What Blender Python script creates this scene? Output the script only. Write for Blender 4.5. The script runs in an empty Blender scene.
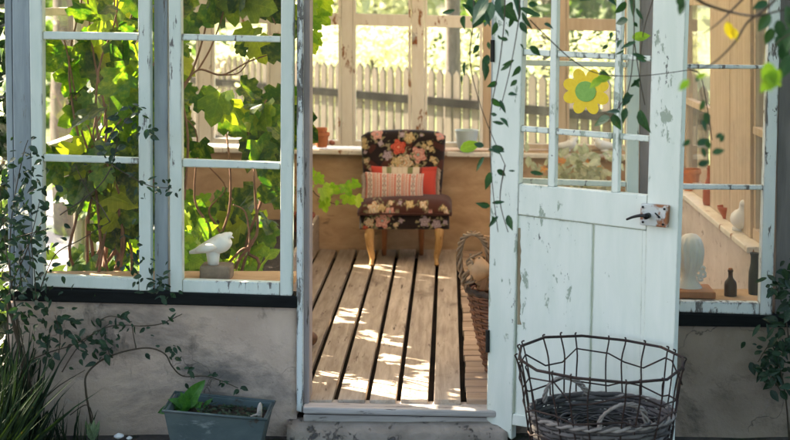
import bpy, bmesh, math, random
from mathutils import Vector, Matrix, noise as mnoise
random.seed(7)
R = math.radians
C = bpy.context.scene.collection
SC = bpy.context.scene
F, D0, HC = 1300.0, 5.328, 1.65          # focal length (px of a 790 px wide frame), distance to the facade, eye height
VX = 449.0
def W(px, py, Y=0.0):                    # point of the vertical plane y = Y seen at a pixel
    d = D0 + Y
    return Vector(((px-VX)*d/F, Y, HC-py*d/F))
def G(px, py, z=0.0):                    # point of the horizontal plane at z
    d = (HC-z)*F/py
    return Vector(((px-VX)*d/F, d-D0, z))

# ------------------------------------------------------------------ node materials
def new_mat(name):
    m = bpy.data.materials.new(name); m.use_nodes = True
    nt = m.node_tree; nt.nodes.clear()
    out = nt.nodes.new('ShaderNodeOutputMaterial')
    return m, nt, out
def nd(nt, t, **kw):
    n = nt.nodes.new(t)
    for k, v in kw.items():
        if k in ('operation','blend_type','data_type','attribute_name','noise_dimensions','feature','interpolation_type'): setattr(n, k, v)
        else: n.inputs[k].default_value = v
    return n
def rgba(c): return (c[0], c[1], c[2], 1)
def ramp(nt, pts, fac, interp='LINEAR'):
    r = nt.nodes.new('ShaderNodeValToRGB'); e = r.color_ramp.elements; r.color_ramp.interpolation = interp
    e[0].position, e[0].color = pts[0][0], rgba(pts[0][1]) if not isinstance(pts[0][1], float) else (pts[0][1],)*3+(1,)
    e[1].position, e[1].color = pts[-1][0], rgba(pts[-1][1]) if not isinstance(pts[-1][1], float) else (pts[-1][1],)*3+(1,)
    for p, c in pts[1:-1]:
        x = e.new(p); x.color = rgba(c) if not isinstance(c, float) else (c,)*3+(1,)
    nt.links.new(fac, r.inputs[0]); return r.outputs[0]
def mixc(nt, fac, a, b, mode='MIX'):
    m = nt.nodes.new('ShaderNodeMix'); m.data_type = 'RGBA'; m.blend_type = mode
    for s, v in ((0, fac), (6, a), (7, b)):
        if hasattr(v, 'is_output'): nt.links.new(v, m.inputs[s])
        elif isinstance(v, (int, float)): m.inputs[s].default_value = v
        else: m.inputs[s].default_value = rgba(v)
    return m.outputs[2]
def noise(nt, co, scale, detail=6, rough=.6, stretch=(1,1,1), dist=0.0, loc=(0,0,0)):
    mp = nd(nt, 'ShaderNodeMapping', Scale=stretch, Location=loc)
    nt.links.new(co, mp.inputs[0])
    n = nd(nt, 'ShaderNodeTexNoise', Scale=scale, Detail=detail, Roughness=rough, Distortion=dist)
    nt.links.new(mp.outputs[0], n.inputs['Vector'])
    return n.outputs['Fac']
def surf(name, c1, c2, scale=8, stretch=(1,1,1), rough=.7, bump=.25, wear=(), island=0.0, spec=.35, metal=0.0, bscale=None, bdist=.004, edge=0.0, crack=False):
    """wear: (colour, threshold, softness, scale, stretch) layers, each a noise mask"""
    m, nt, out = new_mat(name)
    co = nt.nodes.new('ShaderNodeTexCoord').outputs['Object']
    if island:
        g = nt.nodes.new('ShaderNodeNewGeometry')
        ml = nd(nt, 'ShaderNodeMath', operation='MULTIPLY'); nt.links.new(g.outputs['Random Per Island'], ml.inputs[0]); ml.inputs[1].default_value = 37
        ad = nd(nt, 'ShaderNodeVectorMath', operation='ADD'); nt.links.new(co, ad.inputs[0]); nt.links.new(ml.outputs[0], ad.inputs[1]); co = ad.outputs[0]
    n1 = noise(nt, co, scale, 8, .62, stretch, .4)
    col = ramp(nt, [(.3, c1), (.72, c2)], n1)
    if island:
        v = ramp(nt, [(0, 1-island), (1, 1+island*.4)], g.outputs['Random Per Island'])
        r_ = nt.nodes.new('ShaderNodeVectorMath')
        col = mixc(nt, 1.0, col, v, 'MULTIPLY')
    h = n1
    if edge:
        bv = nt.nodes.new('ShaderNodeBevel'); bv.samples = 4; bv.inputs['Radius'].default_value = .012
        gg = nt.nodes.new('ShaderNodeNewGeometry')
        dp = nd(nt, 'ShaderNodeVectorMath', operation='DOT_PRODUCT'); nt.links.new(bv.outputs[0], dp.inputs[0]); nt.links.new(gg.outputs['True Normal'], dp.inputs[1])
        em = nd(nt, 'ShaderNodeMath', operation='MULTIPLY_ADD'); nt.links.new(dp.outputs['Value'], em.inputs[0]); em.inputs[1].default_value = -edge; em.inputs[2].default_value = edge
        big = noise(nt, co, 2.6, 3, .6, (1,1,.8), 0, (9,4,1))
        e2 = nd(nt, 'ShaderNodeMath', operation='MULTIPLY_ADD'); nt.links.new(big, e2.inputs[0]); e2.inputs[1].default_value = .42; e2.inputs[2].default_value = -.22
        e3 = nd(nt, 'ShaderNodeMath', operation='ADD'); nt.links.new(em.outputs[0], e3.inputs[0]); nt.links.new(e2.outputs[0], e3.inputs[1]); em = e3
    for i, (wc, th, so, ws, wst) in enumerate(wear):
        n2 = noise(nt, co, ws, 9, .68, wst, .2, (3.1*i+1.7, 5.3*i, 2.2*i))
        if edge and i < 2:
            ea = nd(nt, 'ShaderNodeMath', operation='ADD'); nt.links.new(n2, ea.inputs[0]); nt.links.new(em.outputs[0], ea.inputs[1]); n2 = ea.outputs[0]
        mk = ramp(nt, [(th, 0.0), (th+so, 1.0)], n2)
        col = mixc(nt, mk, col, wc)
        hm = nd(nt, 'ShaderNodeMath', operation='SUBTRACT'); nt.links.new(h, hm.inputs[0]); nt.links.new(mk, hm.inputs[1]); h = hm.outputs[0]
    if crack:
        nv = nd(nt, 'ShaderNodeTexNoise', Scale=5.0, Detail=6.0); nt.links.new(co, nv.inputs['Vector'])
        sc_ = nd(nt, 'ShaderNodeVectorMath', operation='SCALE'); nt.links.new(nv.outputs['Color'], sc_.inputs[0]); sc_.inputs['Scale'].default_value = .45
        av = nd(nt, 'ShaderNodeVectorMath', operation='ADD'); nt.links.new(co, av.inputs[0]); nt.links.new(sc_.outputs[0], av.inputs[1])
        vo = nd(nt, 'ShaderNodeTexVoronoi', feature='DISTANCE_TO_EDGE', Scale=2.0); nt.links.new(av.outputs[0], vo.inputs['Vector'])
        ck = ramp(nt, [(.0, 1.0), (.007, 0.0)], vo.outputs['Distance'])
        ms = ramp(nt, [(.50, 0.0), (.58, .8)], noise(nt, co, 1.7, 3, .6, (1,1,1), 0, (5,5,5)))
        cm = nd(nt, 'ShaderNodeMath', operation='MULTIPLY'); nt.links.new(ck, cm.inputs[0]); nt.links.new(ms, cm.inputs[1])
        col = mixc(nt, cm.outputs[0], col, (.06,.05,.045))
        hg_ = noise(nt, co, 70, 5, .7); hx = nd(nt, 'ShaderNodeMath', operation='MULTIPLY_ADD'); nt.links.new(hg_, hx.inputs[0]); hx.inputs[1].default_value = .55; nt.links.new(h, hx.inputs[2])
        hc = nd(nt, 'ShaderNodeMath', operation='SUBTRACT'); nt.links.new(hx.outputs[0], hc.inputs[0]); nt.links.new(cm.outputs[0], hc.inputs[1]); h = hc.outputs[0]
    p = nd(nt, 'ShaderNodeBsdfPrincipled', Roughness=rough, Metallic=metal)
    p.inputs['Specular IOR Level'].default_value = spec
    nt.links.new(col, p.inputs['Base Color'])
    if bump:
        b = nd(nt, 'ShaderNodeBump', Strength=bump, Distance=bdist)
        if bscale: h = noise(nt, co, bscale, 8, .65, stretch)
        nt.links.new(h, b.inputs['Height']); nt.links.new(b.outputs[0], p.inputs['Normal'])
    nt.links.new(p.outputs[0], out.inputs[0])
    return m
def leafmat(name, cols, trans=.45, rough=.45, tint=(1.9,1.75,.55), vein=.5):
    m, nt, out = new_mat(name)
    g = nt.nodes.new('ShaderNodeNewGeometry')
    co = nt.nodes.new('ShaderNodeTexCoord').outputs['Object']
    k = len(cols)-1
    col = ramp(nt, [(i/k, c) for i, c in enumerate(cols)], g.outputs['Random Per Island'])
    n = noise(nt, co, 28, 5, .65)
    col = mixc(nt, ramp(nt, [(.45, 0.0), (.8, .45)], n), col, tuple(min(1, x*1.6+.008) for x in cols[-1]))
    col = mixc(nt, ramp(nt, [(.66, 0.0), (.72, .55)], noise(nt, co, 55, 4, .6, (1,1,1), 0, (4,2,7))), col, (.10,.06,.02))
    uv = nt.nodes.new('ShaderNodeUVMap'); uv.uv_map = 'UVMap'
    sp = nt.nodes.new('ShaderNodeSeparateXYZ'); nt.links.new(uv.outputs[0], sp.inputs[0])
    def mth(op, a, b=None):
        x = nt.nodes.new('ShaderNodeMath'); x.operation = op
        for q, v in enumerate((a, b)):
            if v is None: continue
            if hasattr(v, 'is_output'): nt.links.new(v, x.inputs[q])
            else: x.inputs[q].default_value = v
        return x.outputs[0]
    bb = mth('ABSOLUTE', mth('SUBTRACT', sp.outputs[1], .5))
    mid = mth('LESS_THAN', bb, .018)
    sv = mth('GREATER_THAN', mth('SINE', mth('MULTIPLY', mth('SUBTRACT', sp.outputs[0], mth('MULTIPLY', bb, .9)), 34.0)), .93)
    vm = mth('MULTIPLY', mth('MAXIMUM', mid, sv), vein)
    vc = mixc(nt, vm, col, mixc(nt, 1.0, col, (2.4,2.1,2.0), 'MULTIPLY'))
    p = nd(nt, 'ShaderNodeBsdfPrincipled', Roughness=rough); nt.links.new(vc, p.inputs['Base Color'])
    p.inputs['Specular IOR Level'].default_value = .4
    b = nd(nt, 'ShaderNodeBump', Strength=.35, Distance=.003); nt.links.new(mth('SUBTRACT', n, vm), b.inputs['Height']); nt.links.new(b.outputs[0], p.inputs['Normal'])
    t = nt.nodes.new('ShaderNodeBsdfTranslucent')
    tc = mixc(nt, 1.0, col, tint, 'MULTIPLY')
    nt.links.new(tc, t.inputs[0])
    mx = nt.nodes.new('ShaderNodeMixShader'); mx.inputs[0].default_value = trans
    nt.links.new(p.outputs[0], mx.inputs[1]); nt.links.new(t.outputs[0], mx.inputs[2])
    nt.links.new(mx.outputs[0], out.inputs[0])
    return m
def vcol(name, rough=.85, weave=900, bump=.3):
    m, nt, out = new_mat(name)
    a = nt.nodes.new('ShaderNodeVertexColor'); a.layer_name = 'Col'
    co = nt.nodes.new('ShaderNodeTexCoord').outputs['Object']
    n = noise(nt, co, weave, 3, .7)
    col = mixc(nt, ramp(nt, [(.35, 0.0), (.7, .25)], n), a.outputs[0], (.3, .24, .2), 'OVERLAY')
    p = nd(nt, 'ShaderNodeBsdfPrincipled', Roughness=rough); nt.links.new(col, p.inputs['Base Color'])
    p.inputs['Specular IOR Level'].default_value = .2
    p.inputs['Sheen Weight'].default_value = .15
    b = nd(nt, 'ShaderNodeBump', Strength=bump, Distance=.002); nt.links.new(n, b.inputs['Height']); nt.links.new(b.outputs[0], p.inputs['Normal'])
    nt.links.new(p.outputs[0], out.inputs[0])
    return m
def glassmat(name, tint, dirt_haze):
    m, nt, out = new_mat(name)
    co = nt.nodes.new('ShaderNodeTexCoord').outputs['Object']
    tr = nt.nodes.new('ShaderNodeBsdfTransparent'); tr.inputs[0].default_value = rgba(tint)
    gl = nd(nt, 'ShaderNodeBsdfGlossy', Roughness=.03)
    lw = nd(nt, 'ShaderNodeLayerWeight', Blend=.5)
    pw = nd(nt, 'ShaderNodeMath', operation='POWER'); nt.links.new(lw.outputs['Facing'], pw.inputs[0]); pw.inputs[1].default_value = 4.5
    fr = nd(nt, 'ShaderNodeMath', operation='MULTIPLY_ADD'); nt.links.new(pw.outputs[0], fr.inputs[0]); fr.inputs[1].default_value = .75; fr.inputs[2].default_value = .012
    n0 = noise(nt, co, 2.5, 2, .5)
    bp = nd(nt, 'ShaderNodeBump', Strength=.12, Distance=.02); nt.links.new(n0, bp.inputs['Height'])
    nt.links.new(bp.outputs[0], gl.inputs['Normal'])
    m1 = nt.nodes.new('ShaderNodeMixShader')
    nt.links.new(fr.outputs[0], m1.inputs[0]); nt.links.new(tr.outputs[0], m1.inputs[1]); nt.links.new(gl.outputs[0], m1.inputs[2])
    df = nt.nodes.new('ShaderNodeBsdfDiffuse'); df.inputs[0].default_value = (.6, .58, .52, 1)
    ts = nt.nodes.new('ShaderNodeBsdfTranslucent'); ts.inputs[0].default_value = (.6, .58, .52, 1)
    ds = nt.nodes.new('ShaderNodeMixShader'); ds.inputs[0].default_value = .5
    nt.links.new(df.outputs[0], ds.inputs[1]); nt.links.new(ts.outputs[0], ds.inputs[2])
    n1 = noise(nt, co, 7, 8, .7, (1, 1, .5))
    fac = ramp(nt, [(.40, dirt_haze*.3), (.58, dirt_haze), (.74, dirt_haze*2.6)], n1)
    m2 = nt.nodes.new('ShaderNodeMixShader'); nt.links.new(fac, m2.inputs[0])
    nt.links.new(m1.outputs[0], m2.inputs[1]); nt.links.new(ds.outputs[0], m2.inputs[2])
    nt.links.new(m2.outputs[0], out.inputs[0])
    return m

GREYW = (.16, .15, .14)
M = {}
M['frame'] = surf('flaking pale blue white paint', (.62,.69,.63), (.74,.785,.715), 6, (3,3,.7), .55, .35,
    [(GREYW, .635, .02, 14, (2.5,2.5,.45)), ((.30,.27,.22), .70, .015, 45, (1,1,.6))], bdist=.003, edge=.8)
M['frame_worn'] = surf('badly flaking white paint', (.64,.69,.68), (.75,.78,.75), 6, (3,3,.7), .55, .5,
    [(GREYW, .56, .02, 12, (2.5,2.5,.5)), ((.10,.09,.085), .63, .02, 40, (1,1,.6))], bdist=.004, edge=.8)
M['post'] = surf('weathered grey blue paint', (.22,.255,.28), (.38,.43,.45), 5, (4,4,.5), .65, .4,
    [(GREYW, .60, .05, 9, (3,3,.4))], bdist=.003)
M['jamb'] = surf('greyed lilac timber', (.26,.22,.22), (.44,.38,.37), 7, (4,4,.4), .7, .4, [((.10,.08,.07), .60, .05, 10, (3,3,.4))])
M['door'] = surf('flaking mint white paint', (.70,.745,.645), (.84,.85,.755), 4, (3,3,.6), .5, .4,
    [((.36,.41,.32), .615, .03, 8, (2.4,2.4,1.0)), ((.20,.20,.18), .66, .015, 30, (1.6,1.6,.7)), ((.30,.25,.18), .70, .015, 13, (3,3,.8))], bdist=.003, edge=.8)
M['bare'] = surf('bare ochre wood', (.22,.16,.09), (.38,.30,.19), 12, (5,5,.5), .8, .4)
M['cream'] = surf('worn cream paint', (.72,.65,.54), (.85,.80,.71), 7, (3,3,.6), .6, .3,
    [((.30,.14,.06), .60, .03, 8, (1.6,1.6,.6)), ((.14,.07,.03), .70, .02, 26, (1,1,.7))])
M['tan'] = surf('tan planed timber', (.48,.35,.235), (.64,.50,.36), 6, (5,5,.4), .6, .25, [((.22,.10,.05), .66, .05, 8, (4,4,.4))])
M['plaster_out'] = surf('stained lime render', (.45,.335,.265), (.66,.515,.415), 3.2, (1,1,1.4), .9, .5,
    [((.17,.145,.13), .52, .18, 1.6, (1,1,1.6)), ((.12,.105,.09), .58, .10, 4.5, (1,1,.5)), ((.10,.09,.08), .66, .04, 26, (1,1,1)), ((.50,.46,.44), .62, .10, 5, (1,1,1))], bdist=.012, crack=True)
M['plaster_brown'] = surf('damp brown render', (.24,.185,.14), (.40,.32,.255), 3.0, (1,1,1.4), .9, .5, [((.09,.075,.06), .54, .15, 2.2, (1,1,1)), ((.33,.27,.23), .64, .08, 6, (1,1,1))], bdist=.012, crack=True)
M['plaster_in'] = surf('ochre plaster', (.40,.255,.14), (.62,.43,.265), 5, (1,1,2.2), .9, .9,
    [((.30,.19,.11), .60, .12, 6, (.6,1,2.4))], bdist=.008)
M['tar'] = surf('dark tarred board', (.005,.006,.006), (.014,.016,.016), 10, (.6,3,3), .7, .3, spec=.12)
M['stone'] = surf('grey stone step', (.20,.165,.135), (.38,.32,.27), 7, (1,1,1), .9, .7, [((.10,.09,.085), .58, .06, 14, (1,1,1))], bdist=.02)
M['threshold'] = surf('worn pale threshold wood', (.36,.33,.31), (.58,.53,.50), 7, (.5,4,4), .7, .5, [((.12,.10,.09), .60, .04, 9, (.5,4,4))])
M['floor'] = surf('brown grey floor boards', (.31,.235,.175), (.57,.475,.385), 6, (6,.55,6), .75, .5,
    [((.13,.08,.055), .60, .07, 7, (5,.7,5)), ((.60,.47,.35), .70, .06, 12, (6,.5,6)), ((.20,.15,.11), .58, .12, 1.6, (2,1,2))], island=.42, bdist=.004)
M['plaster_side'] = surf('pale pinkish plaster', (.60,.50,.42), (.74,.65,.57), 6, (1,1,1.3), .9, .4, [((.28,.21,.17), .60, .05, 22, (1,1,1))], bdist=.006)
M['gravel'] = surf('pale gravel', (.50,.45,.41), (.70,.64,.60), 60, (1,1,1), .95, .6)
M['slat'] = surf('pale cross slats', (.36,.24,.16), (.54,.39,.28), 6, (.6,6,6), .75, .5, [((.16,.09,.05), .64, .05, 8, (.7,5,5))], island=.25)
M['dark'] = surf('dark void under boards', (.012,.008,.006), (.03,.02,.014), 9, (1,1,1), .95, .2)
M['roof'] = surf('dark roof boards', (.10,.08,.06), (.17,.13,.1), 6, (.6,4,4), .8, .2)
M['glass'] = glassmat('old window glass', (.98,.985,.98), .003)
M['glass_back'] = glassmat('hazed rear glass', (.97,.98,.96), .065)  # bright haze over the garden put into the glass as a milky film
M['glass_dirty'] = glassmat('dusty facade glass', (.97,.975,.96), .05)
def diffusermat():
    m, nt, out = new_mat('light diffusing roof glass')  # unseen roof glass made milky to fill the room with soft light
    co = nt.nodes.new('ShaderNodeTexCoord').outputs['Object']
    t = nt.nodes.new('ShaderNodeBsdfTranslucent'); d = nt.nodes.new('ShaderNodeBsdfDiffuse')
    c = ramp(nt, [(.3, (.65,.60,.52)), (.7, (.76,.71,.63))], noise(nt, co, 4, 6, .6))
    nt.links.new(c, t.inputs[0]); nt.links.new(c, d.inputs[0])
    mx = nt.nodes.new('ShaderNodeMixShader'); mx.inputs[0].default_value = .25
    nt.links.new(t.outputs[0], mx.inputs[1]); nt.links.new(d.outputs[0], mx.inputs[2]); nt.links.new(mx.outputs[0], out.inputs[0])
    return m
M['roof_diffuser'] = diffusermat()
M['terracotta'] = surf('terracotta', (.50,.155,.06), (.62,.24,.11), 10, (1,1,1), .8, .25, [((.50,.36,.28), .66, .06, 12, (1,1,1))])
M['enamel'] = surf('pale blue enamel', (.42,.52,.55), (.56,.64,.66), 7, (1,1,1), .35, .1)
M['white'] = surf('white plaster cast', (.74,.73,.70), (.86,.85,.81), 14, (1,1,1), .65, .25, [((.42,.40,.36), .66, .1, 15, (1,1,1))])
M['block'] = surf('mossy brick block', (.16,.12,.09), (.30,.24,.18), 18, (1,1,1), .9, .6)
M['leg'] = surf('honey coloured wood', (.42,.22,.07), (.62,.38,.16), 14, (4,4,.5), .5, .3, [((.20,.09,.03), .58, .08, 18, (2,2,.6))])
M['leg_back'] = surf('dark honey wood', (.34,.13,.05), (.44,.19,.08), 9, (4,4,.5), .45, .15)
M['fabric'] = vcol('floral upholstery')
M['rug'] = vcol('woven cushion cloth', weave=700, bump=.5)
M['fringe'] = surf('cream yarn fringe', (.48,.38,.30), (.66,.56,.46), 60, (1,1,1), .9, .3)
M['wire'] = surf('rusty black wire', (.020,.015,.014), (.055,.03,.022), 25, (1,1,1), .6, .3, [((.17,.075,.04), .62, .08, 7, (1,1,1))], metal=.35)
M['wicker_grey'] = surf('grey weathered wicker', (.045,.040,.038), (.17,.15,.14), 10, (1,1,1), .8, .4, island=.5, bscale=60)
M['wicker_pale'] = surf('pale wicker handle', (.15,.13,.115), (.33,.29,.255), 18, (1,1,1), .75, .4, island=.3)
M['wicker_brown'] = surf('red brown wicker', (.13,.05,.025), (.30,.14,.075), 14, (1,1,1), .6, .4, island=.45)
M['rope'] = surf('hemp rope', (.24,.15,.085), (.42,.29,.18), 30, (1,1,1), .9, .5, island=.3)
M['hide'] = surf('soft tan leather', (.42,.24,.12), (.58,.37,.21), 9, (1,1,1), .65, .4)
M['log'] = surf('split firewood', (.36,.18,.08), (.55,.33,.17), 12, (3,3,.6), .85, .5)
M['zinc'] = surf('weathered blue grey zinc', (.055,.082,.086), (.115,.15,.152), 5, (1,1,2.0), .65, .35, [((.24,.28,.28), .60, .10, 5, (1,1,2.4)), ((.06,.05,.04), .60, .06, 12, (1,1,1.5)), ((.10,.085,.06), .62, .1, 3, (2,2,.6))], metal=.2)
M['soil'] = surf('dark soil', (.018,.014,.010), (.06,.045,.03), 40, (1,1,1), .95, .8, bdist=.02)
M['iron'] = surf('black iron lever', (.012,.012,.012), (.03,.028,.026), 20, (1,1,1), .45, .2, metal=.5)
M['lock'] = surf('rust spotted painted steel', (.55,.56,.53), (.66,.65,.60), 14, (1,1,1), .5, .4, [((.30,.11,.04), .46, .08, 12, (1,1,1))])
M['yellow'] = surf('yellow painted tin', (.84,.54,.012), (.92,.66,.03), 60, (1,1,1), .4, .15)
M['green'] = surf('green painted tin', (.19,.38,.06), (.26,.47,.09), 60, (1,1,1), .4, .15)
M['crate'] = surf('grey bleached board', (.34,.29,.24), (.55,.49,.43), 7, (4,.6,4), .8, .4, [((.18,.13,.09), .62, .05, 9, (4,.6,4))])
M['fence'] = surf('silver weathered pickets', (.10,.08,.062), (.17,.14,.11), 7, (5,5,.5), .9, .3, island=.25)
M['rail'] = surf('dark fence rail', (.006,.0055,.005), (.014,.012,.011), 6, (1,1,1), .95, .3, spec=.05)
M['bark'] = surf('grey brown bark', (.14,.11,.09), (.27,.23,.19), 14, (3,3,.6), .9, .8, bdist=.02)
M['vinewood'] = surf('red brown vine wood', (.16,.075,.045), (.32,.17,.10), 20, (1,1,1), .75, .5)
M['stem'] = surf('dark green brown stem', (.035,.028,.018), (.09,.065,.04), 22, (1,1,1), .7, .4)
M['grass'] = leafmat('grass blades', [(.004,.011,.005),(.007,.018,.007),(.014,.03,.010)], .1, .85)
M['lawn'] = surf('lawn', (.13,.17,.06), (.26,.29,.12), 6, (1,1,1), .9, .5, [((.16,.13,.08), .62, .1, 3, (1,1,1))], bdist=.03)
M['earth'] = surf('dark trodden earth', (.035,.032,.028), (.09,.08,.07), 9, (1,1,1), .95, .8, [((.03,.05,.02), .55, .1, 5, (1,1,1))], bdist=.03)
M['vine'] = leafmat('grape leaves', [(.006,.026,.005),(.010,.040,.007),(.016,.058,.009),(.026,.080,.012),(.045,.12,.016),(.10,.18,.02),(.24,.28,.025)], .44, .4, (2.5,2.4,.55))
M['vine_bright'] = leafmat('young grape leaves', [(.12,.25,.025),(.18,.35,.04),(.34,.44,.045)], .5)
M['rose'] = leafmat('dark rose leaves', [(.006,.020,.010),(.010,.032,.014),(.018,.048,.019)], .15)
M['hang'] = leafmat('hanging creeper leaves', [(.008,.038,.016),(.014,.055,.022),(.025,.075,.024)], .2)
M['hang_lime'] = leafmat('lime creeper leaves', [(.10,.24,.02),(.22,.36,.03)], .5)
M['hang_yellow'] = leafmat('yellow creeper leaf', [(.55,.42,.02),(.60,.50,.03)], .45)
M['tree'] = leafmat('tree leaves', [(.03,.075,.018),(.06,.12,.03),(.11,.18,.05)], .45)
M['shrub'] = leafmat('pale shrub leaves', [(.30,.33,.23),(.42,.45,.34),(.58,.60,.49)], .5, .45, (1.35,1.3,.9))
M['bloom'] = leafmat('white blossom', [(.70,.72,.62),(.80,.80,.72)], .4)
M['orange_bloom'] = leafmat('orange blossom', [(.50,.20,.08),(.60,.34,.14)], .3)
M['box_leaf'] = leafmat('broad green leaves', [(.035,.13,.025),(.06,.19,.035)], .4)

# ------------------------------------------------------------------ mesh builder
ROOT = {}
class MB:
    def __init__(s): s.v = []; s.f = []; s.uv = {}
    def add(s, vs, fs):
        b = len(s.v); s.v += [tuple(v) for v in vs]; s.f += [tuple(i+b for i in f) for f in fs]
    def box(s, x0, x1, y0, y1, z0, z1):
        s.add([(x0,y0,z0),(x1,y0,z0),(x1,y1,z0),(x0,y1,z0),(x0,y0,z1),(x1,y0,z1),(x1,y1,z1),(x0,y1,z1)],
              [(0,3,2,1),(4,5,6,7),(0,1,5,4),(1,2,6,5),(2,3,7,6),(3,0,4,7)]); return s
    def prism(s, poly, vec):
        n = len(poly); vec = Vector(vec); poly = [Vector(p) for p in poly]
        s.add(poly+[p+vec for p in poly], [tuple(range(n)), tuple(range(2*n-1, n-1, -1))]+[(i, (i+1)%n, (i+1)%n+n, i+n) for i in range(n)]); return s
    def tube(s, path, r, n=6, cap=True, close=False):
        path = [Vector(p) for p in path]; k = len(path)
        rr = r if isinstance(r, (list, tuple)) else [r]*k
        up = None; rings = []
        for i, p in enumerate(path):
            t = (path[(i+1) % k if close else min(i+1, k-1)] - path[(i-1) % k if close else max(i-1, 0)])
            t = t.normalized() if t.length > 1e-9 else Vector((0,0,1))
            if up is None: up = t.orthogonal().normalized()
            up = (up - t*up.dot(t)); up = up.normalized() if up.length > 1e-6 else t.orthogonal().normalized()
            sd = t.cross(up)
            rings.append([p + (up*math.cos(2*math.pi*j/n) + sd*math.sin(2*math.pi*j/n))*rr[i] for j in range(n)])
        fs = []
        m = k if close else k-1
        for i in range(m):
            i2 = (i+1) % k
            for j in range(n): fs.append((i*n+j, i*n+(j+1)%n, i2*n+(j+1)%n, i2*n+j))
        if cap and not close: fs += [tuple(range(n-1, -1, -1)), tuple((k-1)*n+j for j in range(n))]
        s.add([v for r_ in rings for v in r_], fs); return s
    def lathe(s, prof, c, n=24, sx=1, sy=1):
        c = Vector(c); k = len(prof)
        vs = [(c.x+r*math.cos(2*math.pi*j/n)*sx, c.y+r*math.sin(2*math.pi*j/n)*sy, c.z+z) for r, z in prof for j in range(n)]
        fs = [(i*n+j, i*n+(j+1)%n, (i+1)*n+(j+1)%n, (i+1)*n+j) for i in range(k-1) for j in range(n)]
        fs += [tuple(range(n-1,-1,-1)), tuple((k-1)*n+j for j in range(n))]
        s.add(vs, fs); return s
    def leaf(s, p, nrm, tip, size, shape, fold=.25, curl=.2):
        """one leaf: p stalk point, tip direction, nrm face normal"""
        tip = Vector(tip).normalized(); nrm = Vector(nrm); nrm = (nrm - tip*nrm.dot(tip))
        nrm = nrm.normalized() if nrm.length > 1e-5 else tip.orthogonal().normalized()
        sd = tip.cross(nrm); p = Vector(p)
        def q(a, b): return p + tip*(a*size) + sd*(b*size) + nrm*((abs(b)*fold - curl*a*a)*size)
        half = shape; L = [q(a, b) for a, b in half]; Rr = [q(a, -b) for a, b in half]
        mid = [q(a, 0) for a in (0, .35, .7, 1.0)]
        a0 = len(s.v); k = len(half)
        for i, (a, b) in enumerate([(0,0),(.35,0),(.7,0),(1,0)]+list(half)+[(a, -b) for a, b in half]): s.uv[a0+i] = (a, b+.5)
        s.v += [tuple(v) for v in mid+L+Rr]
        l0, r0 = a0+4, a0+4+k
        h = k//2
        s.f.append(tuple([a0, a0+1, a0+2]+[l0+i for i in range(h+1)][::-1]) if False else tuple([a0]+[l0+i for i in range(k)]+[a0+3, a0+2, a0+1]))
        s.f.append(tuple([a0, a0+1, a0+2, a0+3]+[r0+i for i in range(k-1,-1,-1)]))
    def sheet(s, p, nrm, tip, L, width, droop=.25, wave=.05, n=10):
        """a smooth curved leaf: 10 x 6 faces, rounded outline, drooping tip and ruffled margin"""
        tip = Vector(tip).normalized(); nrm = Vector(nrm); nrm = (nrm-tip*nrm.dot(tip)).normalized(); sd = tip.cross(nrm); p = Vector(p); b0 = len(s.v); ph = random.uniform(0, 6)
        for i in range(n+1):
            a = i/n; w = width*(math.sin(math.pi*min(1, a*.93+.07))**.75)*(1-.25*a)
            for j in range(-3, 4):
                t = j/3; q = p + tip*(a*L) + sd*(t*w) + nrm*(L*(.10*math.sin(a*2.2)-droop*a*a) + abs(t)**1.4*w*.45 + wave*L*abs(t)*math.sin(a*11+ph+(2 if t > 0 else 0)))
                s.uv[len(s.v)] = (a, .5+t*.27); s.v.append(tuple(q))
        for i in range(n):
            for j in range(6): s.f.append((b0+i*7+j, b0+i*7+j+1, b0+(i+1)*7+j+1, b0+(i+1)*7+j))
    def build(s, name, mat, parent=None, smooth=False, bevel=0, cols=None, weld=False, recalc=True):
        off = ROOT.get(parent.name, Vector((0,0,0))) if parent else Vector((0,0,0))
        me = bpy.data.meshes.new(name)
        me.from_pydata([(v[0]-off.x, v[1]-off.y, v[2]-off.z) for v in s.v], [], s.f)
        if s.uv:
            ul = me.uv_layers.new(name='UVMap')
            for lp in me.loops: ul.data[lp.index].uv = s.uv.get(lp.vertex_index, (0, .5))
        if cols:
            at = me.color_attributes.new('Col', 'FLOAT_COLOR', 'POINT')
            for i, c in enumerate(cols): at.data[i].color = (c[0], c[1], c[2], 1)
        bm = bmesh.new(); bm.from_mesh(me)
        if weld: bmesh.ops.remove_doubles(bm, verts=bm.verts, dist=1e-5)
        if recalc: bmesh.ops.recalc_face_normals(bm, faces=bm.faces)
        bm.to_mesh(me); bm.free()
        if smooth:
            for f in me.polygons: f.use_smooth = True
        me.materials.append(M[mat] if isinstance(mat, str) else mat)
        o = bpy.data.objects.new(name, me); C.objects.link(o)
        if parent:
            o.parent = parent; ROOT[o.name] = off
        if bevel:
            b = o.modifiers.new('Bevel', 'BEVEL'); b.width = bevel; b.segments = 2; b.limit_method = 'ANGLE'; b.angle_limit = R(40)
        return o
def thing(name, loc, label, cat, group=None):
    o = bpy.data.objects.new(name, None); o.empty_display_size = .1; C.objects.link(o)
    o.location = loc; ROOT[o.name] = Vector(loc); o['label'] = label; o['category'] = cat
    if group: o['group'] = group
    return o
def tag(o, label, cat, group=None):
    o['label'] = label; o['category'] = cat
    if group: o['group'] = group
    return o
def struct(o): o['kind'] = 'structure'; return o
def copy_tree(o, parent=None):
    c = o.copy(); C.objects.link(c)
    if parent: c.parent = parent
    for ch in list(o.children): copy_tree(ch, c)
    return c
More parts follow.
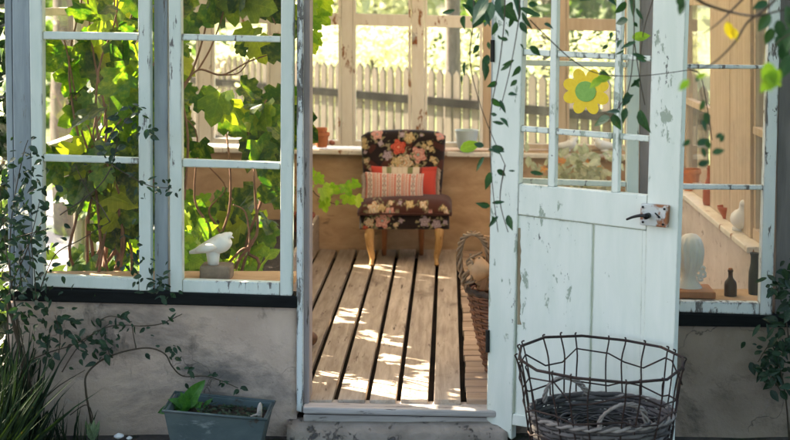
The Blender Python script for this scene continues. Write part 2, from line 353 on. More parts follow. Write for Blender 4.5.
def smoothpath(pts, n=6):
    pts = [Vector(p) for p in pts]; out = []
    for i in range(len(pts)-1):
        p0, p1, p2, p3 = pts[max(i-1,0)], pts[i], pts[i+1], pts[min(i+2, len(pts)-1)]
        for j in range(n):
            t = j/n
            out.append(.5*((2*p1)+(p2-p0)*t+(2*p0-5*p1+4*p2-p3)*t*t+(3*p1-p0-3*p2+p3)*t**3))
    out.append(pts[-1]); return out
def taper(n, a, b): return [a+(b-a)*i/(n-1) for i in range(n)]
GRAPE = [(-.10,.18),(-.16,.36),(.06,.52),(.16,.36),(.36,.56),(.58,.50),(.56,.30),(.80,.24)]
OVATE = [(.08,.14),(.28,.26),(.52,.27),(.76,.16)]
LANCE = [(.1,.08),(.35,.15),(.65,.13),(.88,.06)]
def rv(): return Vector((random.gauss(0,1), random.gauss(0,1), random.gauss(0,1))).normalized()
U = random.uniform

# ------------------------------------------------------------------ the garden room
room = thing('garden_house', (0, 1.6, 0), 'old glazed garden room with pale blue window frames, rendered walls and an open door', 'garden room')
room['kind'] = 'thing'
TOP = -100      # pixel row of the window heads, z about 2.06
def pr(mb, pts, Y, th): mb.prism([W(x, y, Y) for x, y in pts], (0, th, 0))
def sash(oL, oR, iL, iR, bot, gl, bars, mat, Y=-.015, th=.05, gmat='glass', top=TOP):
    """oL.. = (x at row 0, x at the bottom), bot/gl = (y left, y right), bars = (yl0, yl1, yr0, yr1)"""
    y0 = top; yb = 290.
    X = lambda e, y: e[0] + (e[1]-e[0])*y/yb
    mb = MB()
    pr(mb, [(X(oL,y0),y0), (X(iL,y0),y0), (X(iL,bot[0]),bot[0]), (X(oL,bot[0]),bot[0])], Y, th)
    pr(mb, [(X(iR,y0),y0), (X(oR,y0),y0), (X(oR,bot[1]),bot[1]), (X(iR,bot[1]),bot[1])], Y, th)
    pr(mb, [(X(iL,gl[0])+.2,gl[0]), (X(iR,gl[1])-.2,gl[1]), (X(iR,bot[1])-.2,bot[1]-.4), (X(iL,bot[0])+.2,bot[0]-.4)], Y+.003, th-.006)
    pr(mb, [(X(iL,y0)+.2,y0+.4), (X(iR,y0)-.2,y0+.4), (X(iR,y0)-.2,y0+11), (X(iL,y0)+.2,y0+11)], Y+.003, th-.006)
    for a, b, c, d in bars:
        pr(mb, [(X(iL,a)+.2,a), (X(iR,c)-.2,c), (X(iR,d)-.2,d), (X(iL,b)+.2,b)], Y+.008, th-.018)
    w = mb.build('window', mat, room, bevel=.004)
    rows = [(y0+11, y0+11)] + [z for a, b, c, d in bars for z in ((a, c), (b, d))] + [gl]
    for i in range(0, len(rows), 2):
        (a, c), (b, d) = rows[i], rows[i+1]
        g = MB(); pr(g, [(X(iL,a),a), (X(iR,c),c), (X(iR,d),d), (X(iL,b),b)], Y+.022, .003)
        g.build('pane', gmat, w)
    return w
sash((29,33), (150,151), (42,43), (138,139), (287,291), (275,279), [(31.5,39.5,33,40.5), (154.5,161.5,158,164)], 'frame')
sash((168.5,170), (294,292), (181,182.3), (281,280), (292.7,296), (280,283), [(34,40.5,36.5,42.5), (159,167,162.6,169.5)], 'frame')
sash((499,497), (640,638), (512,510), (628,626), (307,311), (295,298.5), [(60,65.5,62.5,67.5), (178,184.5,182,187)], 'frame', gmat='glass')
sash((655,652), (781,773), (668,665), (769.5,760.5), (312,315.3), (301.2,303), [(64,69,65.5,69), (184,189.5,185.5,190)], 'frame_worn', gmat='glass_dirty')
# boards and posts of the facade
mb = MB(); pr(mb, [(2,-130),(10,-130),(14.5,300),(9,300)], .01, .12); pr(mb, [(10.6,-130),(28.2,-130),(32.6,287.4),(33.5,300),(15,300)], .0, .10); mb.build('corner_board', 'post', room, bevel=.004)
mb = MB(); pr(mb, [(153.5,-130),(166.8,-130),(168.2,292),(154.3,290.5)], .02, .10); mb.build('post', 'post', room, bevel=.004)
mb = MB(); pr(mb, [(297,-130),(303.4,-130),(303,413),(296.4,411)], -.01, .11); mb.build('door_frame', 'frame_worn', room, bevel=.004)
mb = MB(); pr(mb, [(303.6,-130),(310.2,-130),(309.2,413.5),(303.2,413)], .014, .12); mb.build('door_frame', 'jamb', room, bevel=.004)
mb = MB(); pr(mb, [(493,-130),(498,-130),(496,416),(490,416)], .0, .11); mb.build('door_frame', 'post', room, bevel=.004)
mb = MB(); pr(mb, [(641,-130),(654,-130),(651.5,312),(639,311)], .02, .10); mb.build('post', 'jamb', room, bevel=.004)
mb = MB()
pr(mb, [(782.5,-130),(797,-130),(792,318),(775,318)], .012, .10); pr(mb, [(797.6,-130),(816,-130),(814,318),(792.6,318)], .02, .10)
pr(mb, [(816.6,-130),(850,-130),(850,318),(814.6,318)], .012, .10); mb.build('corner_board', surf('grey dark boards', (.13,.12,.115), (.22,.20,.19), 6, (4,4,.5), .8, .4), room, bevel=.003)
# sills
mb = MB(); pr(mb, [(8,288.4),(152,291.6),(296.4,296.4),(297,308.5),(150,304.5),(9,301)], -.022, .10); mb.build('sill', 'tar', room, bevel=.006)
mb = MB(); pr(mb, [(497,308),(652,312.4),(783,316),(850,316),(850,328.5),(652,326),(497,322)], -.022, .10); mb.build('sill', 'tar', room, bevel=.006)
# rendered walls (front face as a gently uneven grid)
def render_wall(xa, xb, za, zb, side_th=.24, y=0.0):
    mb = MB(); nx, nz = int((xb-xa)/.03), 26
    za_, zb_ = za, zb
    for i in range(nx+1):
        for j in range(nz+1):
            x = xa+(xb-xa)*i/nx; z0 = za_; z1 = zb_(x); z = z0+(z1-z0)*j/nz
            e = 0 if i in (0, nx) else 1
            dy = mnoise.noise(Vector((x*3.1, 0, z*3.1)))*.008 + mnoise.noise(Vector((x*11, 4, z*11)))*.003
            mb.v.append((x, y+dy*e, z))
    ix = lambda i, j: i*(nz+1)+j
    for i in range(nx):
        for j in range(nz): mb.f.append((ix(i,j), ix(i+1,j), ix(i+1,j+1), ix(i,j+1)))
    n0 = len(mb.v); mb.v += [(x, side_th, z) for (x, _, z) in list(mb.v)]
    for i in range(nx): mb.f.append((ix(i,nz), ix(i+1,nz), n0+ix(i+1,nz), n0+ix(i,nz))); mb.f.append((ix(i,0), n0+ix(i,0), n0+ix(i+1,0), ix(i+1,0)))
    for j in range(nz): mb.f.append((ix(0,j), ix(0,j+1), n0+ix(0,j+1), n0+ix(0,j))); mb.f.append((ix(nx,j), n0+ix(nx,j), n0+ix(nx,j+1), ix(nx,j+1)))
    for i in range(nx):
        for j in range(nz): mb.f.append((n0+ix(i,j), n0+ix(i,j+1), n0+ix(i+1,j+1), n0+ix(i+1,j)))
    return mb
XL, XJL, XJR, XR = W(7,0).x, W(296.6,0).x, W(492,0).x, W(850,0).x
zl = lambda x: HC - (300.5+(x-XL)/(XJL-XL)*7.5)*D0/F
zr = lambda x: HC - (321.5+(x-XJR)/(XR-XJR)*6.5)*D0/F
render_wall(XL, XJL, -.35, zl).build('front_wall', 'plaster_out', room, smooth=True)
render_wall(XJR+.012, XR, -.35, zr).build('front_wall', 'plaster_brown', room, smooth=True)
# inner ledges behind the facade windows
mb = MB(); mb.box(XL+.02, XJL-.03, .045, .30, W(0,287).z-.03, W(0,286).z); mb.build('ledge', 'plaster_in', room, bevel=.005)
mb = MB(); mb.box(XJR+.03, 1.31, .045, .30, W(0,306).z-.03, W(0,305).z); mb.build('ledge', 'plaster_in', room, bevel=.005)
# threshold and step
mb = MB(); mb.prism([W(304,398.5,.10), W(497,402.2,.10), W(497,410.8,-.055), W(303,407,-.055)], (0,0,-.028)); mb.build('threshold', 'threshold', room, bevel=.008)
mb = MB(); mb.prism([W(303.5,414,-.03), W(497,417.5,-.03), W(497,417.5,.2), W(303.5,414,.2)], (0,0,-.03)); mb.build('threshold', 'threshold', room, bevel=.006)
step = MB()
nx = 40
for i in range(nx+1):
    x = XJL-.03+(XJR+.09-XJL)*i/nx
    for j, (yy, zz) in enumerate(((.15,-.063),(-.02,-.066),(-.06,-.076),(-.085,-.10),(-.09,-.16),(-.09,-.35),(.15,-.35))):
        k = mnoise.noise(Vector((x*7, j, 0)))*.008
        step.v.append((x, yy+k*(j>0), zz+k*.8))
for i in range(nx):
    for j in range(7): step.f.append((i*7+j, (i+1)*7+j, (i+1)*7+(j+1)%7, i*7+(j+1)%7))
step.f += [tuple(range(7)), tuple(nx*7+j for j in range(6,-1,-1))]
step.build('doorstep', 'stone', room, smooth=True)
# header, roof
mb = MB(); mb.box(XL, XR, -.02, .14, 2.065, 2.26); mb.build('header_beam', 'post', room, bevel=.005)
for k in range(9):
    x = XL-.1+(XR-XL+.2)*k/8; mb = MB(); mb.box(x-.025, x+.025, -.16, 3.62, 2.262, 2.34); mb.build('rafter', 'cream', room)
    if k < 8:
        x2 = XL-.1+(XR-XL+.2)*(k+1)/8; mb = MB(); mb.box(x+.026, x2-.026, -.16, 3.62, 2.30, 2.304); mb.build('roof_pane', 'roof_diffuser', room)
# rear wall and its glazing
YB = 3.28
def B(px, py): return W(px, py, YB)
XBL, XBR = -1.80, 1.33
mb = MB(); mb.box(XBL, XBR, YB, YB+.2, -.25, .652)
mb.build('rear_wall', 'plaster_in', room)
mb = MB(); mb.prism([B(170,146.4)+Vector((0,-.05,0)), B(655,155)+Vector((0,-.05,0)), B(655,155)+Vector((0,.2,0)), B(170,146.4)+Vector((0,.2,0))], (0,0,-.03)); mb.build('rear_sill', 'cream', room, bevel=.006)
ybl = lambda x: 146.2 + (x-309)*.0178
vb = [(199,211),(270,282),(341.5,352.5),(411.5,424),(483,493.5),(556,566),(628,640)]
for (a, b) in vb:
    mb = MB(); mb.prism([B(a,-62), B(b,-62), B(b,ybl(b)-1), B(a,ybl(a)-1)], (0,.07,0)); mb.build('mullion', 'tan' if a > 480 else 'cream', room, bevel=.004)
ends = [176]+[x for v in vb for x in v]+[650]
for i in range(0, len(ends), 2):
    a, b = ends[i]+.3, ends[i+1]-.3
    r0 = lambda x: 13.5+(x-350)*.022; r1 = lambda x: 25.5+(x-350)*.022
    mb = MB()
    mb.prism([B(a,r0(a)), B(b,r0(b)), B(b,r1(b)), B(a,r1(a))], (0,.05,0))
    mb.prism([B(a,ybl(a)-6), B(b,ybl(b)-6), B(b,ybl(b)-1.2), B(a,ybl(a)-1.2)], (0,.05,0))
    mb.prism([B(a,-62), B(b,-62), B(b,-54), B(a,-54)], (0,.05,0))
    mb.prism([B(a+.2,r1(a)), B(a+3,r1(a)), B(a+3,ybl(a)-6), B(a+.2,ybl(a)-6)], (0,.04,0))
    mb.prism([B(b-3,r1(b)), B(b-.2,r1(b)), B(b-.2,ybl(b)-6), B(b-3,ybl(b)-6)], (0,.04,0))
    for e in (a+.2, b-3): mb.prism([B(e,-54), B(e+2.8,-54), B(e+2.8,r0(e)+.5), B(e,r0(e)+.5)], (0,.04,0))
    w = mb.build('rear_window', 'cream' if b < 520 else 'tan', room, bevel=.003)
    g = MB(); g.prism([B(a,-54), B(b,-54), B(b,r0(b)), B(a,r0(a))], (0,.003,0)); o = g.build('pane', 'glass_back', w); o.location.y += .022
    g = MB(); g.prism([B(a,r1(a)), B(b,r1(b)), B(b,ybl(b)-4), B(a,ybl(a)-4)], (0,.003,0)); o = g.build('pane', 'glass_back', w); o.location.y += .022
# catch on the middle rear mullion
mb = MB(); p = B(414,37); mb.tube(smoothpath([p+Vector((0,-.01,.03)), p+Vector((.015,-.02,.0)), p+Vector((.008,-.012,-.04))]), .005); mb.box(p.x-.012, p.x+.022, p.y-.006, p.y, p.z-.05, p.z+.03); mb.build('window_catch', 'lock', room)
mb = MB(); mb.box(XBL, XBR, YB, YB+.16, W(0,-62,YB).z+.002, 2.26); mb.build('rear_beam', 'cream', room)
# side walls with windows
def side(x, xo, zs, posts, mat_post, low_mat, trans):
    a, b = min(x, xo), max(x, xo)
    mb = MB(); mb.box(a, b, .245, YB-.004, -.25, zs-.03); mb.build('side_wall', low_mat, room)
    mb = MB(); mb.box(a-.04, b+.03, .305, YB-.06, zs-.028, zs); mb.build('side_sill', 'cream', room, bevel=.005)
    for (y0, y1) in posts:
        mb = MB(); mb.box(a+.02, b-.01, y0, y1, zs+.001, 2.26); mb.build('side_post', mat_post, room, bevel=.004)
    es = [.13]+[v for p in posts for v in p]+[YB-.01]
    for i in range(0, len(es), 2):
        y0, y1 = es[i]+.002, es[i+1]-.002
        if y1-y0 < .1: continue
        mb = MB()
        for z0, z1 in ((zs+.002, zs+.05), (2.05, 2.2))+tuple((t, t+.035) for t in trans): mb.box(a+.03, a+.075, y0, y1, z0, z1)
        for t in (y0, y1-.035): mb.box(a+.035, a+.07, t+.001, t+.034, zs+.004, 2.198)
        w = mb.build('side_window', mat_post, room, bevel=.003)
        g = MB(); g.box(a+.05, a+.053, y0, y1, zs+.04, 2.08); g.build('pane', 'glass', w)
side(1.33, 1.45, .58, [(.50,.92),(.93,1.40),(2.2,2.3)], 'tan', 'plaster_side', (1.05,1.62))
side(-1.70, -1.82, .26, [(.9,.98),(1.7,1.78),(2.5,2.58)], 'cream', 'plaster_side', (.98,1.58))

mb = MB()
mb.box(-1.765, -1.735, 2.59, 3.265, .262, 2.045); mb.build('sun_block_panel', 'cream', room, bevel=.003)  # unseen boards added over the left windows to block stray sun
mb = MB(); mb.box(-1.765, -1.735, 1.79, 2.49, 1.45, 2.045); mb.build('sun_block_panel', 'cream', room, bevel=.003)
# floor: long boards, right cross slats, slab coloured near-black for the shaded void
fl = MB(); xs = [-1.70,-1.53,-1.40,-1.265,-1.13,-.998,-.865,-.735,-.604,-.472,-.338,-.209,-.075,.058]
for a, b in zip(xs[:-1], xs[1:]):
    j = U(-.003,.003); y0 = .045+U(-.012,.01)
    fl.prism([(a+.011+j, y0, 0), (b-.011+j, y0, 0), (b-.011-j, 3.275, U(-.003,.003)), (a+.011-j, 3.275, U(-.003,.003))], (0,0,-.03))
fl = struct(fl.build('floor', 'floor', None, bevel=.003))
sl = MB(); y = .05
while y < 3.2:
    w = U(.085,.105); sl.box(.070+U(-.004,.006), 1.328, y+.004, y+w-.004, -.03+U(-.002,.002), U(-.004,.002)); y += w
struct(sl.build('floor', 'slat', None, bevel=.003))
mb = MB(); mb.box(-1.69, 1.32, .02, 3.28, -.30, -.06); struct(mb.build('subfloor', 'dark', None))

# ------------------------------------------------------------------ the open door
AD = R(29.5); HN = Vector((.176, -.045, 0)); UD = Vector((math.cos(AD), -math.sin(AD), 0)); ND = Vector((-math.sin(AD), -math.cos(AD), 0))
CAM = Vector((0, -D0, HC))
def DP(px, py, off=0.0):
    d = Vector(((px-VX)/F, 1, -py/F)); h = HN + ND*off
    return CAM + d*((h-CAM).dot(ND)/d.dot(ND))
def dpr(mb, pts, off, th): mb.prism([DP(x, y, off) for x, y in pts], -ND*th)
def lin(a, b): return lambda v: a[1] + (b[1]-a[1])*(v-a[0])/(b[0]-a[0])
eL = lin((0,493.5),(420,486.3)); sL = lin((0,523.5),(220,517.5)); m1a = lin((0,551),(186,547.5)); m1b = lin((0,557.5),(186,555))
m2a = lin((0,616),(190,611)); m2b = lin((0,622.5),(190,618)); sR = lin((0,653),(190,647.5)); eR = lin((0,686),(400,672.5))
barA = (lin((520,49),(650,56)), lin((520,55),(650,61.5))); barB = (lin((520,126),(648,136)), lin((520,131.5),(648,142)))
glb = lin((519,184),(648,195.5)); pnt = lin((517,214.5),(640,229.5)); botm = lin((488,420),(680,452))
dtop = -150
d = MB()
dpr(d, [(eL(dtop),dtop),(sL(dtop),dtop),(sL(440),440),(eL(420),botm(487)),], 0, .042)
dpr(d, [(sR(dtop),dtop),(eR(dtop),dtop),(eR(448),450),(sR(448),446)], 0, .042)
x0, x1 = sL, sR
dpr(d, [(x0(glb(519))+.15,glb(519)),(x1(195)-.15,glb(648)),(x1(229)-.15,pnt(645)),(x0(214)+.15,pnt(517))], -.001, .040)
dpr(d, [(x0(-150)+.15,-149),(x1(-150)-.15,-149),(x1(-120)-.15,-118),(x0(-120)+.15,-120)], -.001, .040)
dpr(d, [(x0(410)+.15,414),(x1(420)-.15,430),(x1(446)-.15,445),(x0(440)+.15,425)], -.001, .040)
for ma, mb_ in ((m1a,m1b),(m2a,m2b)):
    xm = (ma(0)+mb_(0))/2
    dpr(d, [(ma(-118),-118),(mb_(-118),-118),(mb_(190),glb(xm)-.1),(ma(190),glb(xm)-.1)], -.006, .030)
for lo in (barA, barB, (lambda x: barA[0](x)-78, lambda x: barA[1](x)-78)):
    yy = lo[0](585)
    segs = [(x0(yy)+.1, m1a(yy)-.1), (m1b(yy)+.1, m2a(yy)-.1), (m2b(yy)+.1, x1(yy)-.1)]
    for a, b in segs: dpr(d, [(a,lo[0](a)),(b,lo[0](b)),(b,lo[1](b)),(a,lo[1](a))], -.010, .024)
door = d.build('door', 'door', room, bevel=.0035)
# recessed panel boards
for a0, a1, b0, b1 in ((517.8,517.0,592.6,589.5),(594.6,591.5,643.8,641)):
    p = MB(); dpr(p, [(a0,pnt(a0)+.5),(b0,pnt(b0)+.5),(b1-1.5,427),(a1-1.5,414)], -.009, .018); p.build('panel', 'door', door, bevel=.003)
p = MB(); dpr(p, [(642,pnt(642)+.6),(646.6,pnt(646)+.6),(643,440),(638,440)], -.004, .03); p.build('panel', 'door', door, bevel=.002)
p = MB(); dpr(p, [(516.5,205),(646,217),(640,436),(514,420)], -.020, .010); p.build('backing_board', 'door', door)
# strip where the paint has come away, wavering outline
st = MB(); pts = []
for i in range(22): pts.append((517.6+U(-.1,.1)-.02*i, 228+i*4.6))
for i in range(21,-1,-1): pts.append((519.6+max(-.4, mnoise.noise(Vector((i*.5,3,1)))*2.6)-.02*i+.8, 228+i*4.6))
dpr(st, pts, -.0075, .004); st.build('bare_strip', 'bare', door)
rows = [(-118, lambda x: barA[0](x)-78), (lambda x: barA[1](x)-78, barA[0]), (barA[1], barB[0]), (barB[1], glb)]
for ya, yb in rows:
    for c in range(3):
        fa = ya if callable(ya) else (lambda x: ya)
        l = (x0, m1b, m2b)[c]; r = (m1a, m2a, x1)[c]
        y_ = fa(585); y2 = yb(585)
        g = MB(); dpr(g, [(l(y_),fa(l(y_))),(r(y_),fa(r(y_))),(r(y2),yb(r(y2))),(l(y2),yb(l(y2)))], -.021, .003); g.build('pane', 'glass', door)
# rim lock and lever
l = MB(); dpr(l, [(640.5,203.5),(668.5,206),(667,228),(639.5,225)], .022, .0225); lk = l.build('rim_lock', 'lock', door, bevel=.004)
l = MB(); c = DP(648.5,215.5,.022); l.tube([c, c+ND*.03], .011, 10); l.tube(smoothpath([c+ND*.028, DP(641,215.5,.05), DP(633,217,.05), DP(626.5,219.5,.048)],4), [.008,.0075,.007,.0065,.0062,.006,.0056,.0053,.005,.0048,.0046,.0044,.004], 8); l.build('lever', 'iron', door, smooth=True)
for q in ((643,207),(664.5,209),(663,224.5),(643,222),(659,217)): c = DP(*q, .022); MB().tube([c-ND*.001, c+ND*.004], .0045, 8).build('screw', 'iron', door)
MB().tube([DP(655,213,.025), DP(660,218,.025)], .003, 6).build('key_slot', 'iron', door)
for yy in (40, 330):      # hinges on the hanging edge
    l = MB(); l.tube([DP(eL(yy)-.3,yy,.004), DP(eL(yy)-.3,yy+22,.004)], .009, 8); l.build('hinge', 'iron', door)
# flower sticker on the pane
fc = DP(586, 91.5, -.0195)
fw = thing('flower_sticker', fc, 'big yellow eight-petalled flower sticker with a green centre on the door glass', 'sticker')
ex, ez = UD, Vector((0,0,1))
q_ = D0*.93/F
for k in range(8):
    a = R(22.5+45*k); cc = fc + (ex*math.cos(a)*1.12 + ez*math.sin(a))*16.2*q_; rad = 6.7*q_; rd = (ex*math.cos(a)*1.12 + ez*math.sin(a)).normalized(); td = (ez*math.cos(a) - ex*math.sin(a)*1.12).normalized()
    p = MB(); p.prism([cc + (rd*math.cos(t)*1.28 + td*math.sin(t)*1.0)*rad for t in [2*math.pi*i/24 for i in range(24)]], ND*.0022); o = p.build('petal', 'yellow', fw, bevel=.0009); o.location = ND*(.0004+.0002*(k%2))
p = MB(); p.prism([fc + (ex*math.cos(t)*1.1 + ez*math.sin(t))*10.6*q_ for t in [2*math.pi*i/28 for i in range(28)]], ND*.0022); o = p.build('centre', 'green', fw, bevel=.0009); o.location = ND*.0030

# ------------------------------------------------------------------ armchair
def pillow(nx, ny, pos, thick, colf=None, nrm=(0,-1,0)):
    """closed cushion shape: pos(u,v) mid surface point, thick(u,v) half thickness along nrm"""
    mb = MB(); cols = []; nv = Vector(nrm)
    for sgn in (1, -1):
        for i in range(nx+1):
            for j in range(ny+1):
                u, v = i/nx, j/ny; p = Vector(pos(u, v)) + nv*(sgn*thick(u, v))
                mb.v.append(tuple(p)); cols.append(colf(u, v, p) if colf else (1,1,1))
    ix = lambda s, i, j: s*(nx+1)*(ny+1)+i*(ny+1)+j
    for i in range(nx):
        for j in range(ny):
            mb.f.append((ix(0,i,j), ix(0,i+1,j), ix(0,i+1,j+1), ix(0,i,j+1))); mb.f.append((ix(1,i,j), ix(1,i,j+1), ix(1,i+1,j+1), ix(1,i+1,j)))
    edge = [(i,0) for i in range(nx)]+[(nx,j) for j in range(ny)]+[(i,ny) for i in range(nx,0,-1)]+[(0,j) for j in range(ny,0,-1)]
    for k in range(len(edge)):
        a, b = edge[k], edge[(k+1)%len(edge)]
        mb.f.append((ix(0,*a), ix(1,*a), ix(1,*b), ix(0,*b)))
    return mb, cols
def sup(u, v, p=8, q=None):
    a = 1-abs(2*u-1)**p; b = 1-abs(2*v-1)**(q or p)
    return math.sqrt(max(a,0)*max(b,0))
PAL = {'red': [(.62,.12,.07),(.50,.06,.03),(.72,.30,.18)], 'pink': [(.66,.36,.29),(.50,.18,.14),(.30,.42,.36)], 'cream': [(.62,.50,.34),(.52,.26,.12),(.66,.60,.48)],
       'yellow': [(.60,.46,.24),(.42,.25,.08),(.66,.56,.36)], 'lilac': [(.42,.33,.36),(.24,.16,.18),(.5,.42,.42)]}
def fabric(x, y, flowers, base):
    """flower list (x, y, r, kind) in photo pixels"""
    wob = mnoise.noise(Vector((x*.35, y*.35, 2)))
    c = base
    lf = mnoise.noise(Vector((x*.30+9, y*.30, 7)))
    for fx, fy, r, k in flowers:
        dx, dy = x-fx, y-fy; rr = math.hypot(dx, dy)
        if rr > r*1.75: continue
        th = math.atan2(dy, dx)
        lp = r*(1.38+.32*math.cos(th*3+fx))           # leaf spray around
        if r*.95 < rr < lp and lf > .05: c = (.16,.17,.08) if lf < .2 else (.30,.24,.14)
        pet = r*(.88+.16*math.cos(th*(5 if r > 5 else 4)+fy)+.10*wob)
        if rr < pet:
            p = PAL[k]; t = rr/max(pet, .01)
            s = math.sin(th*6+rr*1.6+fx)
            c = p[2] if t < .2 else p[1] if t < .36 else (p[0] if (t < .62 or s > -.35) else p[1])
            if .62 < t < .70: c = tuple(v*.62 for v in p[0])
            sh = 1+.35*mnoise.noise(Vector((x*.9, y*.9, 5))); c = tuple(v*sh for v in c)
    return c
S5 = lambda l, ox, oy: [(ox+x/5.87, oy+y/5.87, r/5.87, k) for x, y, r, k in l]
FB = S5([(255,130,46,'red'),(370,175,50,'pink'),(290,222,50,'cream'),(240,215,30,'yellow'),(190,178,30,'lilac'),(320,75,32,'yellow'),(130,55,34,'pink'),(500,65,27,'pink'),
         (405,122,15,'yellow'),(440,108,17,'yellow'),(448,142,17,'yellow'),(428,135,13,'cream'),(455,200,20,'yellow'),(470,220,14,'yellow'),(52,92,18,'yellow'),(55,125,20,'yellow'),(65,210,16,'cream'),(275,58,18,'lilac'),(150,108,18,'lilac'),
         (60,160,12,'lilac'),(215,255,25,'cream'),(360,255,20,'yellow'),(390,60,10,'lilac'),(100,260,20,'pink')], 355, 125)
FS = S5([(160,180,48,'pink'),(112,108,42,'cream'),(160,105,24,'yellow'),(82,192,30,'cream'),(205,130,32,'pink'),(410,185,34,'lilac'),(478,200,30,'lilac'),(400,85,24,'cream'),(412,102,12,'cream'),
         (520,105,18,'yellow'),(535,130,16,'cream'),(322,85,26,'yellow'),(240,205,15,'cream'),(60,225,18,'red'),(475,240,16,'red'),(238,240,16,'cream'),(355,242,14,'cream'),(440,125,14,'pink'),(265,75,14,'lilac'),(210,75,16,'cream'),(530,190,16,'lilac'),(270,180,16,'lilac')], 355, 190)
YC = 2.74; DK = (.020,.012,.011); MA = (.075,.024,.016)
chair = thing('armchair', (W(404,0,YC+.2).x, YC+.2, 0), 'small dark floral cocktail armchair with honey coloured legs against the rear wall', 'armchair')
Yb = 3.09
def bpos(u, v):
    wv = 1-.13*(1-v)**1.2 - .0*v
    x = 403.2 + (u-.5)*85*wv; t = 2*u-1
    top = 130.6 + 3.2*abs(t)**2.4 + (3.0*max(0, abs(t)-.84)/.16 if abs(t) > .84 else 0)
    y = 208 + (top-208)*v
    p = W(x, y, Yb); p.y += -.03*(t*t) + .07*v
    return p
def bcol(u, v, p):
    x = VX+p.x*F/(p.y+D0); y = (HC-p.z)*F/(p.y+D0)
    return fabric(x, y, FB, MA if (mnoise.noise(Vector((x*.07,y*.07,1))) > .15) else DK)
mb, cl = pillow(170, 130, bpos, lambda u, v: .062*sup(u, v, 9, 10)*(1-.12*v)+.004, bcol); bk = mb.build('backrest', 'fabric', chair, smooth=True, cols=cl)
M['piping'] = surf('maroon piping cord', (.05,.018,.013), (.10,.035,.025), 60, rough=.85)
MB().tube([bpos(.012,.05+.92*i/14) for i in range(15)]+[bpos(.03+.94*i/30,.99) for i in range(31)]+[bpos(.988,.97-.92*i/14) for i in range(15)], .0055, 6).build('piping', 'piping', bk, smooth=True)
# seat cushion (horizontal pillow, drooping over the front) and upholstered rail below it
def spos(u, v):
    x = W(404.6+(u-.5)*95, 0, YC+v*.05).x if v < .5 else (W(404.6+(u-.5)*95, 0, YC+.03).x)*(1-.02*(v-.5))
    front = max(0, .22-v)/.22
    r = min(u, 1-u); cx = max(0, .08-r)/.08
    return (x, YC-.02+v*.42 + .03*(cx**2)*(1-v) , .352 - .018*front**2 - .014*cx**2 + .02*math.sin(math.pi*u)*math.sin(math.pi*min(1, v*1.2+.05)))
def scol(base):
    def f(u, v, p):
        x = VX+p.x*F/(p.y+D0); y = (HC-p.z)*F/(p.y+D0)
        return fabric(x, y, FS, base)
    return f
mb, cl = pillow(170, 100, spos, lambda u, v: .046*sup(u, v, 9, 7)+.003, scol(MA), (0,0,1)); se = mb.build('seat', 'fabric', chair, smooth=True, cols=cl)
MB().tube([Vector(spos(.01+.98*i/40,.004))+Vector((0,-.003,-.012)) for i in range(41)], .0055, 6).build('piping', 'piping', se, smooth=True)
def rpos(u, v):
    return (W(404.4+(u-.5)*90, 0, YC+.02).x*(1), YC+.035 + 0*v + .005*abs(2*u-1)**4, .222+.105*v)
mb, cl = pillow(170, 50, rpos, lambda u, v: .035*sup(u, v, 14, 8)+.004, scol(DK)); mb.build('seat_rail', 'fabric', chair, smooth=True, cols=cl)
mb = MB(); a, b = W(361,0,YC+.06).x, W(448,0,YC+.06).x; mb.box(a, b, YC+.075, YC+.40, .225, .318); mb.build('seat_base', surf('dark upholstery cloth', DK, (.03,.018,.016), 20), chair, bevel=.02)
for sx, (px, pf) in ((-1, (370.5, 371.6)), (1, (438.3, 436.8))):
    q = lambda x, z, dy=0: Vector((W(x,0,YC+.03).x, YC+.035+dy, z))
    path = smoothpath([q(px, .235), q(px+sx*1.0, .19, -.018), q(px+sx*.3, .12, -.006), q(pf-sx*.4, .05, .004), q(pf-sx*.1, .018, -.012), q(pf, .0, -.022)], 5)
    rr = [(.031-.004*t if t < .2 else .0302-.032*(t-.2)/.6*.62 if t < .8 else .0137+.022*max(0, t-.86)) for t in [i/(len(path)-1) for i in range(len(path))]]
    mb = MB(); mb.tube(path, rr, 12); mb.build('leg', 'leg', chair, smooth=True)
for px in (384.6, 421.5):
    q = W(px, 0, YC+.31).x
    mb = MB(); mb.tube([(q, YC+.28, .26), (q, YC+.30, .12), (q*1.01, YC+.335, 0)], [.021,.018,.014], 8); mb.build('leg', 'leg_back', chair, smooth=True)
# cushions
def cush(name, px0, px1, py0, py1, Y, T, colf, label, tilt=.05, lean=.06):
    c = W((px0+px1)/2, py1, Y)
    th = thing(name, c, label, 'cushion')
    def pos(u, v):
        t = 2*u-1; s = 2*v-1
        x = px0+(px1-px0)*u; y = py1+(py0-py1)*v
        x += -t*2.2*(1-abs(s)**2)*.6; y += s*1.8*(1-t*t)*.5 + tilt*(x-(px0+px1)/2)
        p = W(x, y, Y); p.y += lean*v; return p
    mb, cl = pillow(150, 70, pos, lambda u, v: T*sup(u, v, 2.6)**.9+.002, colf)
    mb.build('cover', 'rug', th, smooth=True, cols=cl)
    return th, pos
def c_back(u, v, p):
    RED, CR, GR, DKR = (.56,.07,.045), (.62,.53,.41), (.20,.21,.09), (.20,.03,.02)
    if u < .17: return RED
    if u < .24: return CR
    if u < .31: return GR if (u*260 % 4) > 1 else (.28,.28,.14)
    if u < .56: return CR if abs((u-.44)*40 % 3-1.5) > .3 else (.55,.44,.33)
    if u < .635: return GR
    if u < .74: return CR
    if u < .78: return DKR
    return RED if .12 < v < .9 else (.45,.05,.03)
